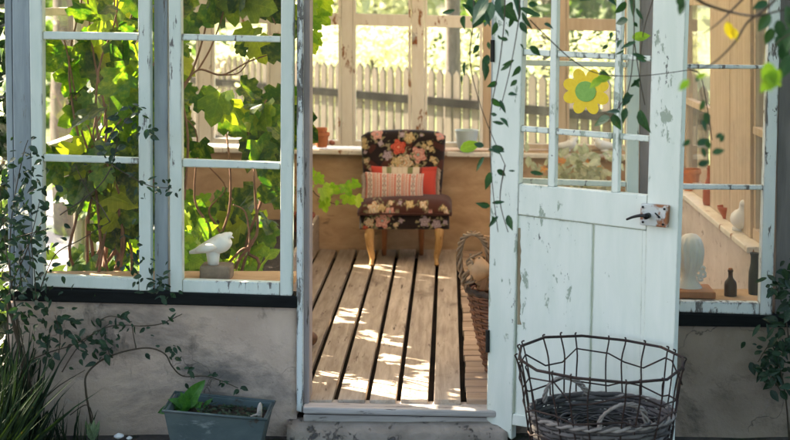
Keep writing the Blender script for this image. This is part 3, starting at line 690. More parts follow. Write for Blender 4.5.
def c_front(u, v, p):
    CR, RED, DB, BR = (.62,.52,.43), (.55,.10,.06), (.13,.06,.07), (.10,.045,.035)
    x = u*100; y = v*42
    if v < .10: return BR if (x % 3) < 1.9 else (.40,.12,.08)
    s = x % 25
    if s < 3.2: return RED if (y % 3) < 2.2 else CR
    if 4.2 < s < 11.2:                       # lozenge band
        k = abs(s-7.7)+abs((y % 7)-3.5)
        return DB if 2.4 < k < 3.5 else (RED if k < 1.0 else CR)
    if 12.2 < s < 15.4: return RED if ((x*1.1+y) % 3.2) < 1.9 else CR
    if 16.4 < s < 18: return (.45,.22,.16)
    if 19.2 < s < 23.2: return RED if ((y+abs(s-21.2)*1.3) % 3.4) < 1.7 else CR
    return CR
t1, p1 = cush('cushion', 370.5, 437, 167.5, 201, 2.985, .055, c_back, 'red, cream and green striped cushion behind the patterned one on the armchair', .01)
t2, p2 = cush('cushion', 364.5, 424, 174, 201.5, 2.865, .045, c_front, 'cream cushion with red woven bands and a yarn fringe on the chair seat', .03)
for th, ps, side_ in ((t1, p1, 1), (t2, p2, 0)):
    mb = MB()
    for k in range(26):
        v = .04+.92*k/25; p = Vector(ps(side_, v)); o = (1 if side_ else -1)
        mb.tube(smoothpath([p, p+Vector((o*.012, -.006, -.004)), p+Vector((o*.024+U(-.004,.004), U(-.012,.004), -.018-U(0,.014)))], 3), .0023, 4)
    mb.build('fringe', 'fringe', th)
mb = MB()
for k in range(34):
    u = .02+.96*k/33; p = Vector(p2(u, 0.0)); mb.tube([p, p+Vector((U(-.003,.003), -.012, -.006)), p+Vector((U(-.005,.005), -.016, -.020))], [.003,.0035,.004], 5)
mb.build('fringe', surf('maroon tassels', (.10,.04,.035), (.26,.12,.10), 50), t2)

# ------------------------------------------------------------------ pots and ornaments
def pot(name, c, r, h, mat, label, rim=.24, soil=True, cat='pot'):
    t = thing(name, c, label, cat)
    p = [(r*.68, 0), (r*.90, h*(1-rim)), (r*.92, h*(1-rim)), (r*1.02, h*(1-rim)+.001), (r*1.04, h*(1-rim*.5)), (r, h), (r*.90, h), (r*.86, h*.80), (0.001, h*.80)]
    MB().lathe(p, c, 28).build('body', mat, t, smooth=False, bevel=.002)
    if soil: MB().lathe([(r*.84, h*.80+.002), (r*.5, h*.83), (.001, h*.84)], c, 20).build('soil', 'soil', t)
    return t
zsl = B(322,147).z+.001
t = pot('flower_pot', (B(322,0).x, YB-.02, B(322,146.9).z), .052, .098, 'terracotta', 'orange terracotta pot holding a second pot, on the rear window ledge', soil=False)
MB().lathe([(.030,.075),(.036,.105),(.041,.106),(.042,.128),(.036,.128),(.03,.09),(.001,.09)], (B(321.5,0).x, YB-.02, B(322,146.9).z), 24).build('nested_pot', 'terracotta', t)
mb = MB(); mb.tube(smoothpath([B(329.5,143.2)+Vector((0,-.03,.004)), B(332,143)+Vector((0,-.03,.006)), B(335,144)+Vector((0,-.03,.002))],4), [.004,.010,.015,.017,.018,.016,.014,.010,.004], 10)
tag(mb.build('bulb', surf('dry red brown bulb', (.30,.09,.06), (.45,.2,.14), 30), None, smooth=True), 'small reddish dry bulb lying beside the terracotta pot', 'bulb')
c = B(466.5, 149.2); c.y = YB-.03
t = thing('enamel_pot', c, 'pale blue enamel pot on the rear window ledge right of the armchair', 'pot')
MB().lathe([(.048,0),(.060,.02),(.070,.07),(.078,.122),(.081,.130),(.074,.130),(.066,.07),(.001,.06)], c, 30).build('body', 'enamel', t, smooth=False, bevel=.002)
MB().lathe([(.070,.098),(.04,.105),(.001,.108)], c, 20).build('soil', 'soil', t)
c = Vector((-.90, 2.66, .232)); pot('flower_pot', c, .075, .11, surf('dark terracotta', (.22,.06,.03), (.33,.11,.06), 10), 'dark red clay pot at the edge of the planting bed, left of the armchair')
# white dove on its block
t = thing('dove_figurine', W(213,280,.14), 'white dove figurine standing on a block in the left window', 'figurine')
mb = MB(); q = lambda x, y, dy=0: W(x, y, .14)+Vector((0,dy,0))
body = smoothpath([q(189.5,252.6), q(196,251), q(204,248.2), q(213,246), q(220.5,243.5), q(225,240), q(227.6,237), q(229.8,236.2), q(231.3,236.8)], 4)
rp = [(0,.006),(.12,.012),(.25,.022),(.4,.037),(.52,.041),(.64,.036),(.74,.025),(.82,.018),(.9,.0185),(.96,.015),(1,.004)]
def interp(tab, t):
    for (a, x), (b, y) in zip(tab, tab[1:]):
        if a <= t <= b: return x+(y-x)*(t-a)/(b-a)
    return tab[-1][1]
mb.tube(body, [interp(rp, i/(len(body)-1)) for i in range(len(body))], 16); mb.build('body', 'white', t, smooth=True)
mb = MB(); mb.tube(smoothpath([q(197,249.5,-.035), q(205,247,-.044), q(213,245.5,-.045), q(218,246,-.036)],4), [.003]+[.006+.012*math.sin(math.pi*i/11) for i in range(1,12)]+[.003], 8); mb.build('wing', 'white', t, smooth=True)
mb = MB(); mb.tube([q(230.6,236.6), q(232.4,237.2), q(233.8,238.2)], [.005,.004,.001], 6); mb.build('beak', 'white', t)
mb = MB(); mb.tube([q(213,251), q(213.5,266)], [.03,.022], 12); mb.build('foot_base', 'white', t, smooth=True)
mb = MB(); a, b = W(199.5,266,.1), W(230.5,266.5,.1); mb.prism([a, b, W(230,281.5,.1), W(199,281.5,.1)], (0,.10,0)); tag(mb.build('block', 'block', None, bevel=.008), 'rough brown brick block under the white dove', 'block')
# white bust in the right-hand window
c = W(690.5, 297, .16)
t = thing('plaster_bust', c, 'white plaster bust of a long-haired head inside the right window', 'bust')
mb = MB(); q = lambda x, y, dy=0: W(x, y, .16)+Vector((0,dy,0))
nx_, ny_ = 90, 30
prof = [(233.2,.002,.002,691),(234.5,.025,.024,691),(238,.042,.042,690.6),(243,.052,.052,690.4),(250,.055,.056,690.6),(257,.053,.055,690.8),(263,.049,.050,690.6),(268,.041,.043,690),(272,.033,.036,689),(276,.031,.034,688.6),(280,.036,.036,688.5),(284,.048,.042,688.6),(288,.058,.048,688.8),(290.5,.058,.046,688.8),(291,.002,.002,688.8)]
vs = []
for (py, rx, ry, px) in prof:
    cc = q(px, py)
    for k in range(nx_):
        a = 2*math.pi*k/nx_
        hair = 1+.055*math.sin(a*13+.35*math.sin(py*.5))*(1 if 240 < py < 272 else .15)+.02*math.sin(a*29+py*.4)
        fx = rx*math.cos(a)*hair; fy = ry*math.sin(a)*hair
        if math.cos(a) < -.75 and 252 < py < 270: fx *= 1.0 + (.16 if 259 < py < 263.5 else -.08)   # nose, eye socket, chin on the left
        vs.append((cc.x+fx, cc.y+fy, cc.z))
mb.add(vs, [(i*nx_+k, i*nx_+(k+1)%nx_, (i+1)*nx_+(k+1)%nx_, (i+1)*nx_+k) for i in range(len(prof)-1) for k in range(nx_)]); mb.build('head', 'white', t, smooth=True)
for k, (x, y, r) in enumerate(((701.5,268,.013),(702.5,273.5,.014),(699.5,277.5,.012),(697.5,272,.016))):
    mb = MB(); cc = q(x, y, -.02); mb.tube([cc+Vector((r*math.cos(a)*.7, 0, r*math.sin(a)*.7)) for a in [i*.55 for i in range(12)]], [.006]*12, 7); mb.build('curl', 'white', t, smooth=True)
mb = MB(); mb.prism([W(673,291.3,.07), W(716,292.4,.07), W(716,299,.07), W(673,298,.07)], (0,.16,0)); tag(mb.build('plinth_board', 'leg_back', None, bevel=.004), 'reddish brown wooden board under the white bust', 'board')
def bottle(px, py, w, h, mat, label, Y=.2, group=None):
    c = W(px, py, Y); t = thing('bottle', c, label, 'bottle')
    MB().lathe([(w*.92,0),(w,.006),(w,h*.52),(w*.9,h*.62),(w*.42,h*.74),(w*.36,h*.80),(w*.36,h*.93),(w*.44,h*.94),(w*.44,h),(w*.3,h)], c, 20).build('body', mat, t, smooth=True)
    MB().lathe([(w*.34,h*1.001),(w*.34,h*1.05),(w*.2,h*1.06)], c, 12).build('cork', 'leg_back', t)
    return t
DB = surf('dark brown bottle', (.012,.008,.006), (.02,.014,.01), 5, rough=.2, bump=0); RB = surf('brick red glaze', (.38,.08,.035), (.48,.14,.07), 9, rough=.35, bump=.1)
bottle(730.5, 301, .027, .132, surf('dark amber glass', (.03,.014,.008), (.06,.028,.014), 5, rough=.3, bump=0), 'dark amber bottle standing on the ledge inside the right window, near the bust', .17)
c = W(754.5, 301, .20); t = thing('jug', c, 'tall dark teal jug in the corner inside the right window', 'jug')
MB().lathe([(.018,0),(.024,.008),(.027,.06),(.025,.12),(.017,.16),(.016,.19),(.021,.205),(.017,.205),(.012,.18),(.001,.17)], c, 20).build('body', surf('dark teal glaze', (.010,.022,.024), (.02,.035,.036), 9, rough=.4, bump=.1), t, smooth=True)
MB().tube(smoothpath([c+Vector((.014,-.012,.185)), c+Vector((.03,-.03,.17)), c+Vector((.032,-.03,.12)), c+Vector((.02,-.016,.09))],4), .004, 6).build('handle', 'iron', t, smooth=True)
# things on the right-hand side ledge and on the rear ledge, seen through the glass
def at(px, X): d = X*F/(px-VX); return d-D0
zs = .581
pot('flower_pot', (1.36, at(691, 1.36), zs), .055, .12, 'terracotta', 'terracotta pot on the right side ledge, at its far end', soil=True)
t = thing('bottle', (1.36, at(709.5, 1.36), zs), 'brick red glazed bottle between the terracotta pot and the small red bowl', 'bottle')
MB().lathe([(.032,0),(.036,.02),(.034,.09),(.014,.14),(.012,.19),(.016,.195),(.01,.195)], (1.36, at(709.5,1.36), zs), 18).build('body', RB, t, smooth=True)
MB().lathe([(.0105,.196),(.0105,.206),(.004,.207)], (1.36, at(709.5,1.36), zs), 10).build('cork', 'leg_back', t)
c = Vector((1.36, at(727, 1.36), zs)); t = thing('bowl', c, 'small red bowl on the right side ledge beside the white goose', 'bowl')
MB().lathe([(.02,0),(.022,.008),(.045,.045),(.05,.06),(.046,.06),(.03,.02),(.001,.012)], c, 22).build('body', RB, t, smooth=True)
c = Vector((1.35, at(740, 1.35), zs)); t = thing('goose_figurine', c, 'plump white goose figurine on the near end of the side ledge', 'figurine')
mb = MB(); pth = smoothpath([c+Vector(v) for v in ((0,.10,.055),(0,.05,.05),(0,-.02,.055),(0,-.05,.075),(0,-.06,.11),(0,-.065,.135),(0,-.09,.135))], 4)
mb.tube(pth, [interp([(0,.004),(.2,.04),(.42,.05),(.56,.036),(.68,.018),(.82,.017),(.92,.017),(1,.004)], i/(len(pth)-1)) for i in range(len(pth))], 14); mb.build('body', 'white', t, smooth=True)
MB().lathe([(.035,0),(.035,.012),(.02,.02)], c+Vector((0,.01,0)), 14).build('base', 'white', t, smooth=True)
# white birds on the rear ledge
for px, sg, lab in ((566, 1, 'white bird figurine on the rear ledge seen through the door, the left of two'), (604, -1, 'white bird figurine on the rear ledge seen through the door, the right of two')):
    c = B(px, 150.5); c.y = YB-.03
    t = thing('bird_figurine', c, lab, 'figurine', 'white birds on the rear ledge')
    g_ = lambda x, z: c+Vector((x*sg, 0, z))
    pth = smoothpath([g_(-.085,.03), g_(-.05,.035), g_(0,.038), g_(.035,.05), g_(.05,.072), g_(.062,.078), g_(.075,.074)], 4)
    MB().tube(pth, [interp([(0,.008),(.2,.02),(.45,.033),(.62,.024),(.8,.015),(.92,.014),(1,.002)], i/(len(pth)-1)) for i in range(len(pth))], 12).build('body', 'white', t, smooth=True)
    MB().lathe([(.028,0),(.026,.008),(.014,.012)], c, 12).build('base', 'white', t, smooth=True)

# ------------------------------------------------------------------ plants indoors
def stems_and_leaves(th, stems, stemmat, leaves_mb, leafmat_, names=('stem','foliage')):
    s = MB()
    for pth, r0, r1 in stems: s.tube(pth, taper(len(pth), r0, r1), 6)
    s.build(names[0], stemmat, th, smooth=True)
    leaves_mb.build(names[1], leafmat_, th, recalc=False)
def wander(a, b, n=6, j=.08):
    a, b = Vector(a), Vector(b); pts = [a]
    for i in range(1, n): pts.append(a.lerp(b, i/n)+rv()*j)
    return smoothpath(pts+[b], 4)
EL, AZ = R(38), R(-58)          # sun to the left, a little behind the room; azimuth from +Y towards +X
SD = Vector((math.sin(AZ)*math.cos(EL), math.cos(AZ)*math.cos(EL), math.sin(EL)))
STREAKS = [[G(x, y) for x, y in pl_] for pl_ in ([(300,323),(330,317),(370,309.5),(398,305),(385,311),(350,319),(325,324),(300,327)], [(345,371),(360,378),(392,388),(425,397),(430,403),(365,403),(352,390)],
    [(375,333),(383,333),(445,360),(440,365)], [(405,383),(455,352),(461,355),(415,388)], [(380,352),(400,356),(392,362)], [(440,384),(462,398),(455,402)])]
def insun(q, m=.07):
    t = q.z/SD.z; p = q - SD*t
    for pl_ in STREAKS:
        n = len(pl_); inside = False; dmin = 9
        for i in range(n):
            a, b = pl_[i], pl_[(i+1)%n]
            if (a.y > p.y) != (b.y > p.y) and p.x < (b.x-a.x)*(p.y-a.y)/(b.y-a.y)+a.x: inside = not inside
            ab = Vector((b.x-a.x, b.y-a.y)); ap = Vector((p.x-a.x, p.y-a.y)); k = max(0, min(1, ap.dot(ab)/max(ab.length_squared, 1e-9)))
            dmin = min(dmin, (ap-ab*k).length)
        if inside or dmin < m: return True
    return False
def vine(name, base, targets, label, dens, size, box=None, mat='vine', gap=None):
    th = thing(name, base, label, 'vine'); st = []; lv = MB()
    for tg in targets:
        p = wander(Vector(base)+Vector((U(-.1,.1),U(-.05,.05),0)), tg, 6, .07); st.append((p, .009, .003))
        for k in range(dens):
            q = random.choice(p[len(p)//4:]) + Vector((random.gauss(0,.13), random.gauss(0,.11), random.gauss(0,.10)))
            if box and not (box[0] < q.x < box[1] and box[2] < q.y < box[3] and box[4] < q.z < box[5]): continue
            if insun(q): continue
            nrm = Vector((U(-1.1,1.1), -1, U(-.3,1.2))); tip = Vector((U(-.9,.9), U(-.5,.4), -1+U(-.2,.9)))
            lv.leaf(q, nrm, tip, size*U(.6,1.25), GRAPE, U(.05,.3), U(.05,.3))
    stems_and_leaves(th, st, 'vinewood', lv, mat); return th
# planting bed
bed = thing('planting_bed', (-1.28, 1.8, 0), 'raised planting bed with bleached board front inside the left windows', 'planting bed')
mb = MB(); mb.box(-.885, -.86, .32, 3.27, .002, .228); mb.build('front_board', 'crate', bed, bevel=.004)
mb = MB(); mb.box(-1.69, -.886, .32, .345, .002, .228); mb.build('end_board', 'crate', bed, bevel=.004)
mb = MB(); mb.box(-1.69, -.887, .347, 3.26, .003, .20); mb.build('soil', 'soil', bed)
vine('grape_vine', (-1.5,.40,.2), [(-1.66+.07*i, U(.12,.75), z) for i in range(6) for z in (1.95, 1.5, 1.15)], 'dense dark grape vine filling the left-hand window', 12, .15, (-1.69,-1.27,.09,1.0,.70,2.2))
th = thing('grape_vine', (-1.6,1.9,.2), 'grape vine spread along the side windows behind the left-hand window', 'vine')
st = [(wander((-1.62,1.9,.2), (-1.60+U(-.05,.05), .5+.2*i, U(1.4,2.1)), 6, .05), .009, .003) for i in range(10)]; lv = MB()
for k in range(2000):
    q = Vector((U(-1.68,-1.50), U(.30,2.6), U(.28,2.22)))
    if q.y > 1.5: q.x = -1.69+(q.x+1.68)*.45
    if q.y < 1.1 and k % 12: continue
    if insun(q): continue
    lv.leaf(q, (U(-1,1), -1, U(-.3,1)), (U(-.7,.7), U(-.7,.5), -1+U(-.2,.8)), .14*U(.6,1.2), GRAPE, U(.05,.3), U(.05,.3))
stems_and_leaves(th, st, 'vinewood', lv, 'vine')
vine('grape_vine', (-1.05,.75,.2), [(-1.22,.7,1.1),(-1.05,.8,1.15),(-.95,.75,1.1),(-.86,.8,1.18),(-1.15,.9,.85),(-.9,.9,.85),(-1.0,.7,.7)], 'leafy mid green grape vine in the second window, above the white dove', 30, .145, (-1.30,-.74,.45,1.6,.52,1.32))
vine('grape_vine', (-.80,.5,1.95), [(-1.02,.55,1.62),(-.86,.5,1.58),(-.78,.52,1.54),(-.80,.6,1.75)], 'loose vine leaves hanging at the head of the second window', 14, .15, (-1.12,-.70,.35,1.0,1.5,2.1))
# bare reddish canes crossing the second window
th = thing('vine_cane', (-1.15,.55,.6), 'bare reddish forked vine canes in front of the second window', 'vine')
q = lambda x, y, Y: W(x, y, Y)
st = [(smoothpath([q(180,95,.5), q(192,72,.55), q(205,30,.6), q(212,-20,.6)]), .006, .004), (smoothpath([q(180,90,.5), q(198,70,.5), q(222,75,.5), q(248,62,.5), q(268,55,.5)]), .0055, .003),
      (smoothpath([q(198,70,.5), q(212,45,.5), q(224,8,.5), q(222,-20,.5)]), .005, .003), (smoothpath([q(222,75,.5), q(240,72,.52), q(256,48,.5)]), .004, .002), (smoothpath([q(184,200,.5), q(188,140,.5), q(181,95,.5)]), .007,.006)]
lv = MB()
for (x, y, s) in ((186,18,.11),(198,12,.1),(190,26,.09),(256,40,.12),(270,44,.13),(240,45,.06),(184,48,.05)): lv.leaf(q(x, y, .5), (U(-.3,.3),-1,.4), (U(-.8,.8),0,-.6), s, GRAPE, .15, .15)
stems_and_leaves(th, st, 'vinewood', lv, 'vine')
# leaves just inside the left door jamb, top
th = thing('grape_vine', W(300,-40,.35), 'bright green grape leaves hanging just inside the left door jamb', 'vine')
st = [(smoothpath([W(296,-40,.35), W(306,-5,.35), W(314,28,.35), W(317,36,.35)]), .004, .002)]; lv = MB()
for x, y, a, s in ((312,-12,.3,.10),(318,0,.8,.095),(310,4,-.3,.09),(309,12,.5,.09),(318,14,1.1,.075),(312,20,.9,.06),(316,34,-.15,.085),(312,33,.7,.065),(310,44,-.2,.07)):
    lv.leaf(W(x, y, .35+U(-.04,.04)), (U(-.5,.3),-1,U(.1,.7)), (a, U(-.2,.2), -1), s, GRAPE, .2, .15)
stems_and_leaves(th, st, 'vinewood', lv, 'vine_bright')
th = thing('grape_vine', (-.95,2.35,.2), 'bright young vine shoot beside the armchair, left of its seat', 'vine')
st = [(smoothpath([Vector((-.95,2.35,.2)), W(305,190,2.2), W(318,196,2.2), W(335,204,2.2), W(354,202,2.2)]), .004, .0015)]; lv = MB()
for x, y, a, b, s in ((309,172,.3,-1,.10),(316,178,.5,-.8,.09),(322,190,.3,-1,.13),(312,188,-.3,-1,.10),(330,188,.5,-.7,.10),(345,186,.2,-.6,.10),(352,184,.6,-.5,.085),(346,196,.4,-1,.12),(356,198,.2,-1,.09),(324,202,.1,-1,.11),(310,200,-.1,-1,.10),(338,203,-.3,-.9,.05)):
    lv.leaf(W(x, y-2, 2.2+U(-.12,.08)), (U(-1.1,1.1),-1,U(-.2,1.2)), (a*1.6, U(-.5,.2), b), s*U(.6,.95), GRAPE, U(.1,.4), U(.1,.4))
stems_and_leaves(th, st, 'stem', lv, 'vine_bright')
# grasses / flowering plants behind the dove and behind the door glass
th = thing('bed_plants', (-1.05,1.1,.2), 'bright yellow green low plants in the bed behind the white dove', 'plant')
lv = MB()
for k in range(420):
    b = Vector((U(-1.42,-.93), U(.5,1.5), U(.24,.62)))
    if insun(b, .10): continue
    lv.leaf(b, (U(-1,1),-1,U(-.2,1)), (U(-1,1),U(-.5,.4),U(-.8,.8)), U(.05,.11), GRAPE if k % 3 else OVATE, U(.1,.4), U(.1,.4))
for k in range(90):
    b = Vector((U(-1.40,-.95), U(.5,1.3), .2)); t_ = Vector((random.gauss(0,.3), random.gauss(0,.2), 1))
    lv.leaf(b, (U(-1,1),-1,0), t_, U(.2,.36), [(.1,.02),(.4,.03),(.8,.015)], .1, U(.2,.6))
lv.build('foliage', 'vine_bright', th, recalc=False)
th = thing('flowering_plant', (.80,2.85,0), 'orange flowering potted plant by the rear wall, seen through the door glass', 'plant')
MB().lathe([(.12,0),(.15,.22),(.165,.22),(.17,.27),(.15,.27),(.14,.23),(.001,.22)], (.80,2.85,0), 24).build('pot', 'terracotta', th)
lv = MB(); fl_ = MB()
for k in range(340):
    p = Vector((.80+random.gauss(0,.15), 2.85+random.gauss(0,.08), U(.28,.70)))
    lv.leaf(p, rv()+Vector((0,-1,.5)), rv()+Vector((0,0,-.2)), U(.05,.085), OVATE, .2, .2)
    if k % 26 == 0:
        p += Vector((0,-.05,.03))
        for a in range(5): fl_.leaf(p, (0,-1,.3), (math.cos(a*1.257), -.2, math.sin(a*1.257)), U(.022,.032), OVATE, .1, .2)
lv.build('foliage', 'shrub', th, recalc=False); fl_.build('blossom', 'orange_bloom', th, recalc=False)

# ------------------------------------------------------------------ log basket inside the door
def weave(mb, c, prof, n_st, wr, amp, n=96, sx=1, sy=1):
    """horizontal strands following profile (r, z), in front of and behind the stakes alternately"""
    c = Vector(c)
    for i, (r, z) in enumerate(prof):
        pts = []
        for k in range(n):
            a = 2*math.pi*k/n; rr = r + amp*math.cos(n_st/2*a+math.pi*i)
            pts.append(c+Vector((rr*math.cos(a)*sx, rr*math.sin(a)*sy, z+U(-1,1)*wr*.12)))
        mb.tube(pts, wr, 5, close=True)
cb = Vector((.285, .44, 0))
lb = thing('log_basket', cb, 'tall reddish brown wicker log basket behind the open door', 'basket')
mb = MB(); weave(mb, cb, [(.115+.085*(z/.355)**.8, .01+z) for z in [i*.0145 for i in range(25)]], 20, .0075, .006); mb.build('woven_side', 'wicker_brown', lb, smooth=True)
mb = MB()
for k in range(20):
    a = 2*math.pi*k/20; mb.tube([cb+Vector((r*math.cos(a), r*math.sin(a), z)) for r, z in ((.115,0),(.165,.18),(.202,.375))], .006, 5)
mb.build('stake', 'wicker_brown', lb)
mb = MB(); mb.tube([cb+Vector((.208*math.cos(a), .208*math.sin(a), .375+.004*math.sin(a*24))) for a in [2*math.pi*i/96 for i in range(96)]], .013, 7, close=True); mb.build('rim', surf('dark wicker rim', (.035,.022,.016), (.08,.05,.035), 30), lb, smooth=True)
MB().lathe([(.11,.004),(.112,.02),(.001,.02)], cb, 20).build('base', 'wicker_brown', lb)
mb = MB()
for s_ in range(3):
    pts = [W(x, y, .40) for x, y in ((466,287),(461,272),(459.5,252),(463,239),(470,233.5),(478,234.5),(484,241),(488,252),(492,280))]
    pts = smoothpath(pts, 8)
    mb.tube([p+Vector((.009*math.cos(i*.55+s_*2.09), .009*math.sin(i*.55+s_*2.09), .006*math.sin(i*.55+s_*2.09))) for i, p in enumerate(pts)], .0065, 6)
mb.build('handle', 'rope', lb, smooth=True)
mb = MB()
for s_ in range(7):
    a = W(462+U(0,6), 284, .36); pts = [a]+[a+Vector((U(-.02,.05)+.01*i, U(-.05,.02), .03*i+U(-.02,.02))) for i in range(1,5)]
    mb.tube(smoothpath(pts,5), .006, 5)
tag(mb.build('rope_tangle', 'rope', None, smooth=True), 'tangled hemp rope lying in the log basket', 'rope')
def crumple(c, s, seed, nx=36, ny=22):
    mb = MB()
    for i in range(nx+1):
        for j in range(ny):
            a = 2*math.pi*j/ny; t = i/nx; st_ = math.sin(math.pi*min(max(t,.02),.98))
            d = Vector((math.cos(a)*st_*s[0], math.sin(a)*st_*s[1], (t*2-1)*s[2]))
            n = mnoise.noise(Vector((d.x*16+seed, d.y*16, d.z*16)))*.35 + abs(mnoise.noise(Vector((d.x*9, d.y*9+seed, d.z*9))))*.5
            mb.v.append(tuple(Vector(c)+d*(.8+n)))
    for i in range(nx):
        for j in range(ny): mb.f.append((i*ny+j, i*ny+(j+1)%ny, (i+1)*ny+(j+1)%ny, (i+1)*ny+j))
    return mb
tag(crumple(W(479,268,.34), (.055,.05,.065), 3).build('leather_glove', 'hide', None, smooth=True), 'crumpled tan leather work glove on top of the log basket', 'glove')
for px, py, px2, py2, lab in ((482,290,489,236,'upright split log rising from the rear of the log basket'), (476,284,500,262,'slanting split log inside the log basket, beside the glove')):
    a, b = W(px,py,.47), W(px2,py2,.5)
    tag(MB().tube([a, a.lerp(b,.5)+rv()*.003, b], [.026,.028,.025], 7).build('log', 'log', None, bevel=.003), lab, 'log')
# brown clog peeping past the jamb
a = G(311.5, 347); 
mb = MB(); pth = smoothpath([a+Vector((-.10,.02,.045)), a+Vector((-.05,.0,.05)), a+Vector((-.0,-.0,.035)), a+Vector((.022,0,.022))], 4)
mb.tube(pth, [.03,.035,.038,.04,.041,.041,.04,.038,.036,.032,.027,.018,.006], 12)
tag(mb.build('clog', surf('worn brown leather', (.10,.045,.022), (.2,.10,.05), 14, rough=.5), None, smooth=True), 'brown clog on the floorboards just inside the left jamb', 'shoe')

# ------------------------------------------------------------------ wire basket with wicker basket in front of the door
wc = Vector((.548, -.60, -.13))
wb = thing('wire_basket', wc, 'rusty black wire basket standing against the open door', 'basket')
ZR = .478; RX, RY = .302, .235
def rimz(a): return ZR + .020*math.sin(a)*1.0 - .012*math.cos(a) + .006*math.sin(3*a+1)
def wpt(a, h, extra=0):      # h: 1 at rim, 0 at base
    k = .72+.28*h**.8
    jit = 1+.012*math.sin(7*a+1.3)+.008*math.sin(13*a)
    return wc+Vector((RX*k*jit*math.cos(a)+extra, RY*k*jit*math.sin(a), .006+(rimz(a)-.006)*h))
corn = [0.10,.62,1.15,1.70,2.25,2.75,3.25,3.8,4.35,4.95,5.5,6.0]
mb = MB(); mb.tube([wpt(a, 1) for a in corn], .0052, 8, close=True); mb.build('rim', 'wire', wb, smooth=True)
NV = 22; AV = [2*math.pi*(k+.25*math.sin(k*2.3))/NV for k in range(NV)]
for a in AV:
    pts = [wpt(a, 1)+Vector((0,0,.010)), wpt(a,1)+Vector((math.cos(a)*.010,math.sin(a)*.010,.004)), wpt(a,.97)+Vector((math.cos(a)*.004,math.sin(a)*.004,0))]+[wpt(a+.035*math.sin(h*5+a*3), h) for h in (.85,.7,.55,.4,.25,.1,0)]
    MB().tube(smoothpath(pts,3), .0031, 6).build('upright_wire', 'wire', wb, smooth=True)
for li, h in enumerate((.86,.66,.46,.27,.0)):
    pts = []
    for k, a in enumerate(AV):
        dz = (.030*(1 if k%4 in (1,2) else -1)*(.8+.4*math.sin(k)) if li == 0 else .012*math.sin(k*1.9+li)) if h > 0 else 0
        pts.append(wpt(a, h)+Vector((math.cos(a)*.004, math.sin(a)*.004, dz)))
    MB().tube(pts, .0032, 6, close=True).build('ring_wire', 'wire', wb, smooth=True)
mb = MB()
for k in range(NV//2): mb.tube([wpt(AV[k],0), wpt(AV[k+NV//2],0)], .0028, 5)
mb.build('base_wire', 'wire', wb)
ic = wc+Vector((.004, -.004, .012))
ib = thing('wicker_basket', ic, 'grey weathered wicker basket with two pale handles inside the wire basket', 'basket')
HI = .268
mb = MB(); weave(mb, ic, [(.198+.058*(i/17)**.8, .008+i*HI/17) for i in range(18)], 26, .0088, .006, 104, 1, .80); mb.build('woven_side', 'wicker_grey', ib, smooth=True)
mb = MB()
for s_ in range(2): mb.tube([ic+Vector(((.262+.006*math.cos(a*16+s_*3.14))*math.cos(a), (.262+.006*math.cos(a*16+s_*3.14))*math.sin(a)*.80, HI+.006+.005*math.sin(a*16+s_*3.14))) for a in [2*math.pi*i/128 for i in range(128)]], .0062, 6, close=True)
mb.build('rim', 'wicker_pale', ib, smooth=True)
mb = MB()
for k in range(26):
    a = 2*math.pi*k/26; mb.tube([ic+Vector((r*math.cos(a), r*math.sin(a)*.8, z)) for r, z in ((.196,0),(.258,HI+.005))], .005, 5)
mb.build('stake', 'wicker_grey', ib)
mb = MB()                                  # woven bottom, spiral strands
for i in range(14):
    r = .014*i+.01; mb.tube([ic+Vector((r*math.cos(a), r*math.sin(a)*.8, .10+.02*math.sin(3*a+i))) for a in [2*math.pi*k/40 for k in range(40)]], .0085, 5, close=True)
mb.build('woven_base', 'wicker_grey', ib, smooth=True)
def handle(pts, r=.0055):
    mb = MB(); p = smoothpath(pts, 8)
    for s_ in range(3): mb.tube([x+Vector((.006*math.cos(i*.5+s_*2.09), .006*math.sin(i*.5+s_*2.09), .004*math.cos(i*.5+s_*2.09))) for i, x in enumerate(p)], r*.8, 6)
    mb.build('handle', 'wicker_pale', ib, smooth=True)
def IB(px, py, Y): return W(px, py, Y)
handle([IB(545,402,-.50), IB(545.5,392,-.50), IB(552,381,-.50), IB(563,377,-.49), IB(575,380,-.48), IB(584,388,-.47), IB(588,394,-.46)])
handle([IB(599,431,-.80), IB(601,418,-.80), IB(611,409,-.80), IB(622,404.5,-.79), IB(634,405,-.78), IB(643,411,-.77), IB(647,424,-.76)])
mb = MB()                                   # loose willow strands left lying in it
for k in range(44):
    a = U(0,6.28); r = U(.06,.235); p = [ic+Vector((r*math.cos(a+t*.5)*(1+.05*U(-1,1)), r*math.sin(a+t*.5)*.8, HI-.05+U(-.02,.02))) for t in range(5)]
    mb.tube(smoothpath(p,4), U(.002,.004), 5)
tag(mb.build('willow_strands', 'wicker_grey', None, smooth=True), 'loose grey willow strands coiled inside the wicker basket', 'willow')

# ------------------------------------------------------------------ zinc planter
pl = thing('planter', (W(218,0,-.18).x, -.18, -.13), 'weathered blue grey metal planter trough under the left windows', 'planter')
fz, bz = .040, .052
A_ = [W(163.5,411,-.30), W(266,419.5,-.30), W(274,402,-.07), W(175.5,392.5,-.07)]
Bt = [Vector((a.x*.985-.015, a.y*.9-.02, -.125)) for a in A_]; Bt[0].x += .035; Bt[1].x -= .03; Bt[2].x -= .03; Bt[3].x += .03
cx = sum(A_, Vector())/4
inn = [a.lerp(cx, .06)+Vector((0,0,.0)) for a in A_]; inb = [a.lerp(b,.45).lerp(cx, .10) for a, b in zip(A_, Bt)]
for p in inb: p.z = p.z
mb = MB(); mb.add(A_+Bt+inn+inb, [(0,1,5,4),(1,2,6,5),(2,3,7,6),(3,0,4,7),(4,5,6,7),(0,8,9,1),(1,9,10,2),(2,10,11,3),(3,11,8,0),(8,12,13,9),(9,13,14,10),(10,14,15,11),(11,15,12,8),(12,15,14,13)])
mb.build('trough', 'zinc', pl, bevel=.004)
